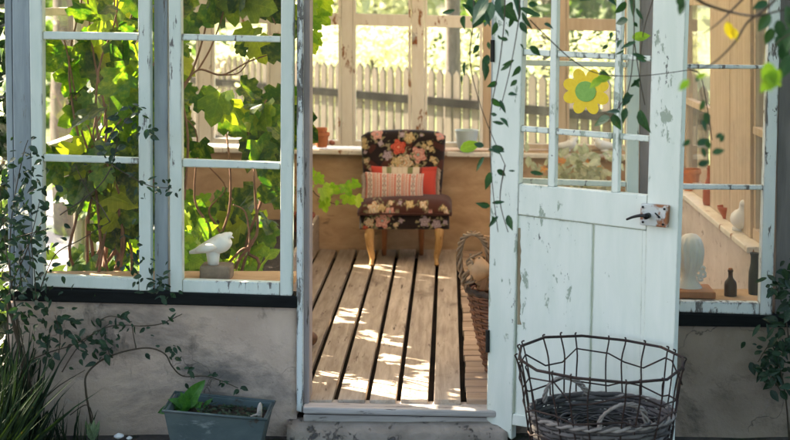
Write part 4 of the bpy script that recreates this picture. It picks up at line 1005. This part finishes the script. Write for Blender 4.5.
mb = MB(); e = [a+ (a-cx).normalized()*.004+Vector((0,0,.001)) for a in A_]; mb.tube(e, .006, 6, close=True); mb.build('rim', 'zinc', pl, smooth=True)
so = MB(); N = 18
for i in range(N+1):
    for j in range(N+1):
        u, v = i/N, j/N; p = inn[0].lerp(inn[1],u).lerp(inn[3].lerp(inn[2],u),v)
        so.v.append((p.x, p.y, p.z-.028+mnoise.noise(Vector((u*9,v*6,1)))*.012))
for i in range(N):
    for j in range(N): so.f.append((i*(N+1)+j, (i+1)*(N+1)+j, (i+1)*(N+1)+j+1, i*(N+1)+j+1))
so.build('soil', 'soil', pl, smooth=True)
th = thing('leafy_plant', W(188,405,-.17), 'young plant with broad green leaves in the metal planter', 'plant')
lv = MB(); b = W(188,408,-.18)
for x, y, wd, nx_, dr in ((204,381,.036,.15,.10),(160,409,.034,-.25,.40),(181,393,.022,.1,.15),(172,399,.022,.3,.35),(193,392,.018,.1,.2)):
    tgt = W(x, y, -.19+U(-.05,.05)); a = b+Vector((U(-.012,.012),U(-.02,.02),0)); lv.sheet(a, (nx_,-1,.7), tgt-a, (tgt-a).length*1.04, wd, dr, .035)
for k in range(14):
    a = b+Vector((U(-.05,.06),U(-.05,.05),-.01)); lv.sheet(a, (U(-.5,.5),-1,.6), (U(-1,1),U(-.6,.3),U(.3,1)), U(.03,.06), U(.008,.013), .3, .05, 6)
st = [(smoothpath([b+Vector((0,0,-.03)), b, W(189,398,-.18)],3), .004, .003)]
stems_and_leaves(th, st, 'stem', lv, 'box_leaf')
th = thing('groundcover_plant', W(230,412,-.2), 'low dark creeping plants on the soil of the metal planter', 'plant'); lv = MB()
for k in range(150):
    u, v = U(.3,.95), U(.1,.9); p = inn[0].lerp(inn[1],u).lerp(inn[3].lerp(inn[2],u),v)+Vector((0,0,-.03+U(0,.02)))
    lv.leaf(p, (U(-.4,.4),U(-.6,.2),1), (U(-1,1),U(-1,1),U(.1,.6)), U(.012,.026), OVATE, .2, .2)
lv.build('foliage', 'rose', th, recalc=False)
mb = MB(); a = W(259,416,-.2); mb.tube(smoothpath([a+Vector((0,0,-.02)), a+Vector((.003,0,.03)), a+Vector((.006,-.005,.055))],3), [.012,.012,.011,.010,.009,.006,.002], 7)
mb.tube(smoothpath([a+Vector((-.06,-.01,-.012)), a+Vector((-.02,-.01,.004)), a+Vector((.004,0,.01))],3), .006, 6)
tag(mb.build('dead_stalk', 'crate', None, smooth=True), 'broken dry pale stalk standing in the metal planter', 'stalk')

# ------------------------------------------------------------------ rose climbing the left corner
def spray(lv, p, n, spread, size, shape=OVATE, down=-.2):
    for k in range(n):
        q = p + Vector((random.gauss(0,spread), random.gauss(0,spread*.6), random.gauss(0,spread)))
        lv.leaf(q, (U(-.7,.7),-1,U(0,1.2)), (U(-1,1),U(-.5,.3),U(-.8,.7)+down), size*U(.45,1.15), random.choice((OVATE, LANCE, shape)), U(.05,.45), U(.0,.5))
rs = thing('rose_bush', W(20,440,-.15), 'dark leafy climbing rose at the left corner of the facade', 'rose')
q = lambda x, y, Y=-.13: W(x, y, Y); lv = MB(); st = []
cane = [[(28,455),(34,410),(26,360),(17,315),(10,270),(12,215),(22,160),(28,140)], [(20,455),(12,380),(8,300),(25,255),(35,232),(48,215)], [(30,440),(20,350),(14,300),(5,240),(0,190),(-4,150)],
        [(40,290),(55,255),(80,240),(100,228),(110,222)], [(8,240),(25,235),(52,228)], [(24,300),(20,260),(30,240),(40,200)], [(60,215),(95,190),(112,165),(120,130),(134,112)], [(112,165),(128,175),(150,186),(172,188)], [(0,300),(14,290),(30,268),(26,235)], [(36,300),(34,268),(30,235)],
        [(110,222),(100,205),(90,195),(75,165)]]
for c_ in cane:
    p = smoothpath([q(x, y, -.10-.06*U(0,1)) for x, y in c_], 5); st.append((p, .0045 if c_ in cane[:3] else .0028, .0016))
for (x, y, n, sp, s) in ((14,250,60,.10,.042),(12,205,60,.08,.042),(20,165,30,.06,.040),(6,285,45,.09,.045),(25,280,40,.08,.04),(26,230,30,.06,.04),(30,200,18,.05,.035),(36,168,10,.03,.03),(8,320,25,.06,.04),(30,150,9,.03,.03),(40,290,16,.05,.035)):
    spray(lv, q(x, y, -.15), n, sp, s)
for (x, y, n, sp, s) in ((112,145,10,.03,.04),(122,130,10,.035,.045),(134,118,9,.03,.045),(142,110,5,.02,.04),(146,134,5,.02,.045),(120,160,5,.03,.035),(138,182,9,.03,.035),(147,186,7,.02,.035),(158,187,8,.025,.032),(170,187,5,.02,.03),(105,165,5,.03,.03),(128,258,14,.04,.035),(146,270,12,.035,.04),(160,282,24,.03,.034),(164,290,10,.02,.032),(50,240,5,.03,.035),(130,245,8,.04,.035)):
    spray(lv, q(x, y, -.12), n, sp, s)
stems_and_leaves(rs, st, 'stem', lv, 'rose')
rs2 = thing('rose_bush', W(88,440,-.12), 'creeping rose with long arching stems against the rendered wall', 'rose')
lv = MB(); st = []
cane = [[(95,445),(90,415),(86,392),(86,376),(96,364),(110,356),(130,350),(150,348),(165,354),(172,366),(183,376),(205,376),(222,381),(238,388)], [(45,398),(60,385),(85,370)], [(136,348),(134,338),(132,326)], [(110,356),(108,350),(104,344)],
        [(30,360),(50,352),(75,344),(100,330),(118,325),(140,326)], [(36,440),(30,400),(24,365),(10,300)], [(58,360),(60,335),(55,315)], [(140,326),(160,324),(182,314)], [(100,320),(112,316),(132,322)], [(62,372),(80,345),(112,322)], [(95,430),(88,405),(70,415)]]
for c_ in cane:
    p = smoothpath([q(x, y, -.05-.04*U(0,1)) for x, y in c_], 5); st.append((p, .0052 if c_ is cane[0] else .003, .0018))
st.append((smoothpath([q(x, y, -.12) for x, y in ((36,455),(32,410),(24,365),(14,325),(8,300))],5), .012, .007))
for (x, y, n, sp, s) in ((96,344,18,.035,.045),(86,350,9,.03,.04),(60,322,10,.035,.05),(62,330,10,.03,.045),(46,352,10,.035,.05),(38,336,10,.03,.045),(118,320,8,.03,.04),(100,332,8,.03,.04),(130,325,5,.02,.035),(52,315,6,.03,.045),(112,345,8,.02,.035),(119,339,2,.01,.03),(171,350,9,.018,.032),(174,360,4,.012,.032),(187,372,7,.018,.032),(214,370,4,.016,.033),(223,383,5,.012,.03),(238,387,5,.012,.032),(170,317,7,.014,.034),(85,318,7,.03,.04),(70,342,8,.03,.04),(148,328,3,.015,.035),(33,311,6,.02,.04),(145,351,2,.01,.03)):
    spray(lv, q(x, y, -.08), n, sp, s)
stems_and_leaves(rs2, st, 'stem', lv, 'rose')
# dark bush at the right edge
rb = thing('ivy_bush', W(785,440,-.15), 'dark leafy bush creeping up the wall at the right edge', 'bush'); lv = MB(); st = []
for c_ in ([(790,450),(786,400),(778,360),(770,345),(758,362)], [(790,450),(792,380),(786,320),(776,285)], [(786,400),(772,375),(766,360)]): st.append((smoothpath([q(x, y, -.12) for x, y in c_],5), .004, .002))
for (x, y, n, sp, s) in ((776,285,12,.03,.05),(784,300,20,.035,.05),(788,330,25,.05,.055),(772,345,22,.035,.05),(762,360,10,.025,.05),(778,365,25,.04,.055),(786,380,22,.04,.055),(790,280,15,.04,.05),(766,372,8,.02,.045),(785,352,20,.03,.05)): spray(lv, q(x, y, -.12), n, sp, s)
stems_and_leaves(rb, st, 'stem', lv, 'rose')

# ------------------------------------------------------------------ creeper hanging in front of the door
hg = thing('hanging_creeper', W(500,-70,-1.3), 'slender creeper strands with small leaves hanging before the open door', 'creeper')
q = lambda x, y, Y=-1.3: W(x, y, Y); lv = MB(); st = []
for c_ in ([(500,-70),(505,0),(500,60),(490,120),(492,180),(498,232)], [(515,-70),(520,0),(512,60),(500,110)], [(640,-70),(634,0),(634,40),(628,90),(608,120),(600,118)], [(470,-70),(474,10),(470,60),(482,110),(505,165)],
           [(530,20),(552,42),(575,62),(600,74),(640,76),(690,70)], [(634,40),(640,80),(645,105)], [(505,165),(500,200),(508,232)], [(660,-20),(645,25),(640,60)], [(690,70),(700,75),(706,100),(712,140)]):
    st.append((smoothpath([q(x, y, -1.3+U(-.05,.05)) for x, y in c_], 5), .0021, .0013))
LV = [(462,4,.05,.6,-.4),(455,10,.05,-1,-.3),(470,-2,.07,.2,-1),(480,4,.08,.5,-.8),(492,2,.09,-.3,-1),(502,6,.09,.6,-.6),(512,2,.08,-.5,-.9),(520,8,.07,.8,-.3),(528,4,.05,1,-.1),(500,-6,.1,.1,-1),(488,-4,.1,-.5,-.8),(512,-8,.1,.4,-.9),(522,12,.06,.3,-1),(514,14,.05,-.3,-1),
      (496,22,.045,-.2,-1),(484,14,.05,-.6,-.8),(520,22,.045,.5,-.8),(465,16,.05,-.3,-1),(480,32,.03,-.4,-.8),(478,45,.035,-.4,-.8),(488,42,.03,.2,-1),(498,35,.035,.4,-.8),(505,30,.03,.7,-.7),(514,60,.05,-.9,-.5),(520,44,.025,.6,-.5),(530,46,.05,.9,-.8),(544,24,.04,1,-.2),(508,40,.03,-.8,.2),
      (511,64,.04,-.8,-.5),(520,66,.035,-.5,-.9),(517,80,.03,-.8,-.8),(497,82,.035,-.9,-.5),(465,62,.05,-.3,-1),(462,75,.04,-.1,-1),(484,62,.07,.2,-1),(488,55,.05,-.3,-.9),(492,98,.05,.6,-.8),(500,100,.04,.4,-1),(508,95,.03,1,.1),(504,124,.05,-.9,.2),(500,118,.05,.7,-.6),(497,115,.03,-.8,.1),
      (504,150,.045,-.8,.2),(492,147,.05,.7,-.2),(484,146,.035,-1,.2),(488,150,.06,1,-.1),(490,172,.065,-.2,-1),(484,157,.04,-.6,-.7),(497,170,.03,.8,-.5),(530,172,.05,1,-.2),(515,171,.025,-1,0),(492,203,.045,.8,.1),(490,206,.05,-.9,.1),(492,216,.045,.2,-1),(498,216,.06,-.7,-.8),(508,215,.055,.2,-1),
      (630,-10,.08,.2,-1),(626,2,.06,-.6,-.8),(636,8,.05,.5,-1),(628,20,.05,-1,-.2),(634,22,.03,.5,-.8),(622,40,.04,-.6,-.6),(636,42,.05,-1,-.3),(632,54,.06,.9,-.2),(624,50,.04,-.8,-.5),(636,58,.05,.7,-.2),(612,32,.025,-.3,-.8),(608,45,.03,-.7,-.5),(640,78,.05,-.6,-.8),(628,92,.05,-.4,-.9),(634,80,.035,.6,-.8),(626,108,.05,-.3,-1),(622,100,.05,.8,.3),(620,112,.05,-1,.1),(610,118,.06,-1,-.2),(612,114,.055,.5,-.9),(640,110,.07,.2,-1),(600,72,.04,.7,-.3),(596,-8,.06,-.7,-.4),(604,-4,.06,.7,-.4)]
lime = MB(); yel = MB()
for x, y, s, a, b in LV: lv.leaf(q(x, y, -1.3+U(-.12,.12)), (U(-1,1),-1,U(-.4,1.1)), (a, U(-.6,.6), b), s*U(.75,1.15), random.choice((OVATE, LANCE, [(.06,.10),(.25,.22),(.5,.24),(.8,.10)])), U(.05,.5), U(.0,.5))
for x, y, s, a, b in ((632,38,.06,1,.2),(596,80,.05,.9,.2),(460,150,.07,1,.4),(470,20,.05,1,0),(602,78,.05,-.7,-.5)): lime.leaf(q(x, y), (U(-.3,.3),-1,.5), (a,0,b), s, OVATE, .1, .2)
stems_and_leaves(hg, st, 'stem', lv, 'hang'); lime.build('foliage', 'hang_lime', hg, recalc=False)
# branch across the upper right corner, nearer the camera
hb = thing('overhanging_branch', W(790,-40,-2.3), 'dark bare twigs with a few leaves across the upper right corner', 'branch')
q = lambda x, y, Y=-2.3: W(x, y, Y); lv = MB(); lime = MB(); yel = MB(); st = []
for c_, r in (([(690,-6),(705,4),(730,12),(755,16),(775,12),(800,6)],.0042), ([(800,-30),(770,5),(748,22),(735,42),(715,62),(698,70)],.0036), ([(746,-4),(730,12),(716,25),(703,34)],.0028), ([(735,42),(742,32),(745,25)],.002), ([(800,30),(780,40),(770,55)],.002), ([(698,70),(702,100),(712,130)],.0012)):
    st.append((smoothpath([q(x, y, -2.3+U(-.05,.05)) for x, y in c_],6), r, r*.5))
for x, y, s, a, b in ((680,-6,.04,.1,-1),(684,2,.035,-.4,-1),(770,14,.05,-.6,-.9),(778,20,.05,.2,-1),(785,12,.055,.5,-.9),(772,28,.045,-.3,-1),(782,44,.05,.2,-1),(790,55,.06,-.4,-1),(768,2,.04,-.8,-.3),(700,75,.02,-.5,-.8),(706,112,.03,.1,-1),(702,120,.028,.4,-1),(697,145,.035,1,.5),(702,148,.025,.4,-1),(712,153,.03,1,.3),(707,140,.026,.3,-1),(698,165,.03,.9,.3),(720,142,.022,.5,.8),(716,138,.02,.7,.6),(690,140,.024,-.5,-.4),(704,100,.028,-.3,-1),(786,6,.05,.3,-.9),(792,28,.06,-.3,-1),(776,36,.04,.4,-.8)): lv.leaf(q(x, y, -2.3+U(-.06,.06)), (U(-.6,.6),-1,U(0,.8)), (a, U(-.3,.3), b), s, OVATE, .2, .2)
for x, y, s, a, b in ((768,62,.06,.1,-1),(780,70,.06,-.6,-.7),(764,78,.04,.8,-.3),(689,80,.03,-.5,-.5),(697,78,.022,.6,.3)): lime.leaf(q(x, y, -2.75), (U(-.3,.3),-1,.4), (a,0,b), s, OVATE, .1, .15)
for x, y, s, a, b in ((726,22,.045,.4,-1),(732,28,.035,.5,-1)): yel.leaf(q(x, y), (.1,-1,.4), (a,0,b), s, OVATE, .1, .15)
stems_and_leaves(hb, st, 'stem', lv, 'hang'); lime.build('foliage', 'hang_lime', hb, recalc=False); yel.build('foliage', 'hang_yellow', hb, recalc=False)

# ------------------------------------------------------------------ ground, grass
mb = MB(); mb.box(-120, 120, 3.6, 260, -.6, -.25); struct(mb.build('lawn', 'lawn', None))
gm = MB(); N = 60
for i in range(N+1):
    for j in range(N+1):
        x = -9+18*i/N; y = -9+9.24*j/N
        gm.v.append((x, y, -.135+mnoise.noise(Vector((x*1.3,y*1.3,0)))*.02))
for i in range(N):
    for j in range(N): gm.f.append((i*(N+1)+j, (i+1)*(N+1)+j, (i+1)*(N+1)+j+1, i*(N+1)+j+1))
struct(gm.build('ground', 'earth', None, smooth=True))
mb = MB(); mb.box(-120, 120, -120, 3.58, -.9, -.26); struct(mb.build('ground', surf('lawn coloured as shaded', (.022,.032,.012), (.05,.06,.025), 4, (1,1,1), .95, .5), None))  # front lawn coloured dark as in tree shade, dimming pane reflections
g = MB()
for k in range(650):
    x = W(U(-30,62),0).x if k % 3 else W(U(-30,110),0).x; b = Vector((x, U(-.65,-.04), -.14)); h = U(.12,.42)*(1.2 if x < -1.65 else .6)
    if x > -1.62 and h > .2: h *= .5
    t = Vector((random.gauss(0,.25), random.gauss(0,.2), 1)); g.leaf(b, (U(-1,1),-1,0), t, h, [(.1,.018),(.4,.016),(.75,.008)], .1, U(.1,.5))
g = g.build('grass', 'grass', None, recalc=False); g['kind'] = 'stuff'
for k, (px, py, r, lab) in enumerate(((118,436,.022,'pale round pebble at the wall foot, the larger of two'),(129,438,.014,'small pale pebble at the wall foot, right of the larger one'))):
    c = W(px, py, -.08); tag(crumple(c, (r,r,r*.7), k*5, 12, 12).build('pebble', 'white', None, smooth=True), lab, 'pebble')
th = thing('seedling', W(93,440,-.15), 'small grey green seedling at the foot of the wall', 'plant'); lv = MB()
for k in range(9): lv.leaf(W(93,441,-.15), (U(-.5,.5),-1,.2), (U(-.45,.45),U(-.3,.3),1), U(.05,.10), LANCE, .1, .1)
lv.build('foliage', leafmat('grey green leaf', [(.12,.18,.10),(.18,.25,.14)], .3), th, recalc=False)

# ------------------------------------------------------------------ fence and garden behind
fA = Vector((-4.6, 13.2, 0)); fB = Vector((2.2, 4.9, 0))
fA = Vector((-.1385*14.0*1.6-1.6, 11.0, 0)); 
P1 = Vector(((309-VX)*13.4/F, 13.4-D0, 0)); P2 = Vector(((490-VX)*11.4/F, 11.4-D0, 0)); dv = (P2-P1)
fence = thing('picket_fence', P1+Vector((0,0,-.25)), 'weathered grey picket fence with a dark rail behind the garden room', 'fence')
un = dv.normalized(); L = dv.length; s = -L*.95; n_ = Vector((un.y, -un.x, 0))
if n_.y > 0: n_ = -n_
while s < L*2.05:
    c = P1+un*s; w = .082+U(-.004,.004); h = 1.02+U(-.02,.02)
    mb = MB(); a, b = c-un*w/2, c+un*w/2; z0 = -.24
    mb.prism([a+Vector((0,0,z0)), b+Vector((0,0,z0)), b+Vector((0,0,h-.05)), c+Vector((0,0,h)), a+Vector((0,0,h-.05))], n_*.02)
    mb.build('picket', 'fence', fence); s += .118
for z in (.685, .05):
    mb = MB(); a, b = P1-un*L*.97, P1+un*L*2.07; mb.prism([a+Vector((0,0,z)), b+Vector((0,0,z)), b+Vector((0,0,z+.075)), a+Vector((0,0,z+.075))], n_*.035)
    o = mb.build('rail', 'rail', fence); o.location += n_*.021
def crown(mb, c, rad, n, size, clumps=12, shape=OVATE):
    cs = [Vector((random.gauss(0,.5), random.gauss(0,.5), random.gauss(0,.5))) for _ in range(clumps)]
    for k in range(n):
        q_ = random.choice(cs)+rv()*U(.1,.42); p = Vector(c)+Vector((q_.x*rad[0], q_.y*rad[1], q_.z*rad[2]))
        if p.x < -1.8 and insun(p, size*.7): continue
        mb.leaf(p, rv()+Vector((0,-.3,.6)), rv()+Vector((0,0,-.3)), size*U(.6,1.3), shape, .15, .2)
def tree(name, x, y, h, rad, n, size, mat, label, group=None, tr=.12):
    th = thing(name, (x,y,-.25), label, 'tree', group); c = Vector((x,y,h))
    st = [(wander((x,y,-.25), (x+U(-.3,.3),y,h), 5, .08), tr, tr*.4)]
    for k in range(6): a = U(0,6.28); st.append((wander((x,y,h*U(.4,.75)), (x+rad[0]*.7*math.cos(a), y+rad[1]*.7*math.sin(a), h+rad[2]*U(-.3,.6)), 4, .1), tr*.4, .01))
    s = MB()
    for pth, r0, r1 in st: s.tube(pth, taper(len(pth), r0, r1), 7)
    s.build('trunk', 'bark', th, smooth=True)
    lv = MB(); crown(lv, c, rad, n, size, 22); lv.build('crown', mat, th, recalc=False)
T = 'trees beyond the fence'
tree('garden_tree', -5.5, 15.5, 2.6, (2.6,2,2.4), 2600, .26, 'tree', 'broad green tree beyond the fence at the far left', T)
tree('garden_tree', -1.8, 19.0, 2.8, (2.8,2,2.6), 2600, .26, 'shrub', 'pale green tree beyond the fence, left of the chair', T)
tree('garden_tree', 1.7, 17.5, 2.7, (2.4,2,2.6), 2400, .26, 'tree', 'green tree beyond the fence behind the rear windows at the right', T)
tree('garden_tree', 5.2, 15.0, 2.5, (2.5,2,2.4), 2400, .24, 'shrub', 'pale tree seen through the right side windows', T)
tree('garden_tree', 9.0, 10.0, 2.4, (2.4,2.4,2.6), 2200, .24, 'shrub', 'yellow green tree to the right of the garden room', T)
tree('garden_tree', -8.5, 7.5, 2.0, (2.0,2.4,2.0), 2600, .22, 'tree', 'leafy tree to the left of the garden room', T)
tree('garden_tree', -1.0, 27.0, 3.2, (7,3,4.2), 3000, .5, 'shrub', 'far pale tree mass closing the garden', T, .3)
th = thing('tree_trunk', W(449,0,7.0)+Vector((0,0,-.25)), 'single grey tree trunk standing behind the fence', 'tree')
p = W(449,0,7.0); s = MB(); s.tube(wander((p.x,7.0,-.25),(p.x+.06,7.0,3.6),6,.03), taper(25,.085,.06), 10); s.build('trunk', 'bark', th, smooth=True)
lv = MB(); crown(lv, (p.x,7.0,4.2), (1.4,1.4,1.0), 900, .16, 12); lv.build('crown', 'tree', th, recalc=False)
for k, (px, Y, lab) in enumerate(((330,7.0,'white flowering shrub in front of the fence, left of the rear mullion'),(378,6.6,'white flowering shrub in front of the fence, behind the armchair'),(470,6.0,'white flowering shrub near the fence, right of the armchair'),(250,8.2,'white flowering shrub by the fence behind the second window'),(590,5.6,'white flowering shrub seen through the door glass'))):
    c = W(px, 0, Y); th = thing('flowering_shrub', (c.x, Y, -.25), lab, 'shrub', 'white flowering shrubs along the fence')
    lv = MB(); bl = MB(); sg = 1 if Y > 7.5 else 1
    for j in range(500):
        p = Vector((c.x+random.gauss(0,.35), Y+random.gauss(0,.2)+ (2.2 if k < 3 else 1.2), U(.4,1.35)))
        lv.leaf(p, rv()+Vector((0,-.5,.5)), rv(), U(.05,.10), OVATE, .2, .2)
        if j % 2: 
            for a in range(6): bl.leaf(p+Vector((random.gauss(0,.04),-.04,.10+random.gauss(0,.015))), (random.gauss(0,.3),-.4,1), (math.cos(a*1.05), math.sin(a*1.05), .1), U(.03,.05), OVATE, .1, .1)
    s = MB()
    for j in range(7): s.tube(wander((c.x+U(-.1,.1), Y+(2.2 if k < 3 else 1.2), -.25), (c.x+U(-.4,.4), Y+(2.2 if k < 3 else 1.2)+U(-.1,.1), 1.0), 4, .04), .008, 5)
    s.build('stem', 'stem', th); lv.build('foliage', 'shrub', th, recalc=False); bl.build('blossom', 'bloom', th, recalc=False)
# unseen trees added to shade the facade, one for the rear windows
F_ = 'unseen trees added to shade the garden house'
for x, y, h, rad, lab in ((-4.2,.7,5.2,(1.9,1.2,1.6),'unseen tall tree left of the garden house, added to shade the front'), (-3.6,-8.5,4.6,(3,2.6,3),'unseen spreading tree on the left behind the viewer, added to shade the facade'), (2.8,-9.0,4.8,(3.4,2.6,3),'unseen spreading tree on the right behind the viewer, added to shade the facade'), (5.2,-3.5,4.2,(2.2,2.6,2.8),'unseen leafy tree in front at the right, added to shade the facade'), (-.3,-5.5,6.4,(3.6,2.6,1.3),'unseen high crowned tree, added to shade the facade from above'), (-3.0,5.1,4.0,(1.7,.8,.9),'tall slim tree added so that its unseen crown shades the rear windows')):
    tree('added_shade_tree', x, y if x != -.3 else -7.4, h, rad, 2600, .32, 'tree', lab, F_, .16)
for x, y, sx, lab in ((-2.55,-.95,.55,'unseen dark bush left of the rose, added to shade the lower wall'), (2.15,-.95,.55,'unseen dark bush beside the right wall, added to shade it')):  # out-of-view bushes added to darken the lower corners
    th = thing('added_shade_bush', (x,y,-.15), lab, 'bush'); lv = MB(); crown(lv, (x,y,.75), (.5,.6,1.0), 1300, .11, 14); lv.build('foliage', 'rose', th, recalc=False)
    s = MB()
    for k in range(5): s.tube(wander((x+U(-.1,.1),y,-.2), (x+U(-.3,.3),y+U(-.3,.3),1.0), 4, .05), .014, 5)
    s.build('stem', 'stem', th)
mb = MB(); mb.box(-3.9, -1.9, -1.0, 12, -.27, -.22); struct(mb.build('path', 'gravel', None))
th = thing('column_shrub', (-2.27,.5,-.25), 'dark green columnar shrub against the left corner post', 'shrub'); lv = MB()
for k in range(2300):
    a = U(0,6.28); z = U(-.2,2.1); r_ = .30*U(.45,1.05)
    lv.leaf((-2.27+r_*math.cos(a), .5+r_*.9*math.sin(a), z), rv()+Vector((0,-1,.4)), rv()+Vector((0,0,.4)), U(.05,.10), OVATE, .2, .2)
lv.build('foliage', 'rose', th, recalc=False); MB().tube(wander((-2.27,.5,-.25),(-2.27,.5,1.9),5,.02), .02, 6).build('trunk', 'bark', th)
# hedge plants hard left of the corner
th = thing('hedge_shrub', (-2.6,1.6,-.25), 'yellow green shrub beside the left corner of the garden room', 'shrub'); lv = MB(); crown(lv, (-2.6,.9,.4), (.6,.9,.8), 900, .09, 16); lv.build('foliage', 'tree', th, recalc=False)
s = MB()
for k in range(6): s.tube(wander((-2.6+U(-.2,.2),1.6,-.25), (-2.6+U(-.4,.4),1.6+U(-.8,.8),1.2), 4, .05), .012, 5)
s.build('stem', 'stem', th)

# ------------------------------------------------------------------ light, camera
sd = SD
sun = bpy.data.lights.new('sun', 'SUN'); sun.energy = 5.0; sun.angle = R(.55); sun.color = (1, .85, .65)
so_ = bpy.data.objects.new('sun', sun); C.objects.link(so_); so_.rotation_euler = (-sd).to_track_quat('-Z', 'Y').to_euler()
w = bpy.data.worlds.new('World'); SC.world = w; w.use_nodes = True
nt = w.node_tree; bg = nt.nodes['Background']; sky = nt.nodes.new('ShaderNodeTexSky'); sky.sky_type = 'NISHITA'; sky.sun_disc = False
sky.sun_elevation = EL; sky.sun_rotation = AZ; sky.air_density = 1.0; sky.dust_density = 2.5; sky.air_density = .75; sky.ozone_density = .5
nt.links.new(sky.outputs[0], bg.inputs[0]); bg.inputs[1].default_value = .085
cam = bpy.data.cameras.new('camera'); co = bpy.data.objects.new('camera', cam); C.objects.link(co)
co.location = CAM; co.rotation_euler = (R(90), 0, 0); cam.sensor_width = 36; cam.lens = 36*F/790
cam.shift_x = (395-VX)/790; cam.shift_y = -220/790; cam.clip_end = 600; cam.clip_start = .05
cam.dof.use_dof = True; cam.dof.focus_distance = 5.3; cam.dof.aperture_fstop = 3.2
SC.camera = co
SC.view_settings.view_transform = 'Standard'; SC.view_settings.look = 'None'; SC.view_settings.gamma = 1; SC.view_settings.use_curve_mapping = False
SC.view_settings.exposure = 3.0
SC.cycles.max_bounces = 10; SC.cycles.transparent_max_bounces = 24; SC.cycles.diffuse_bounces = 5
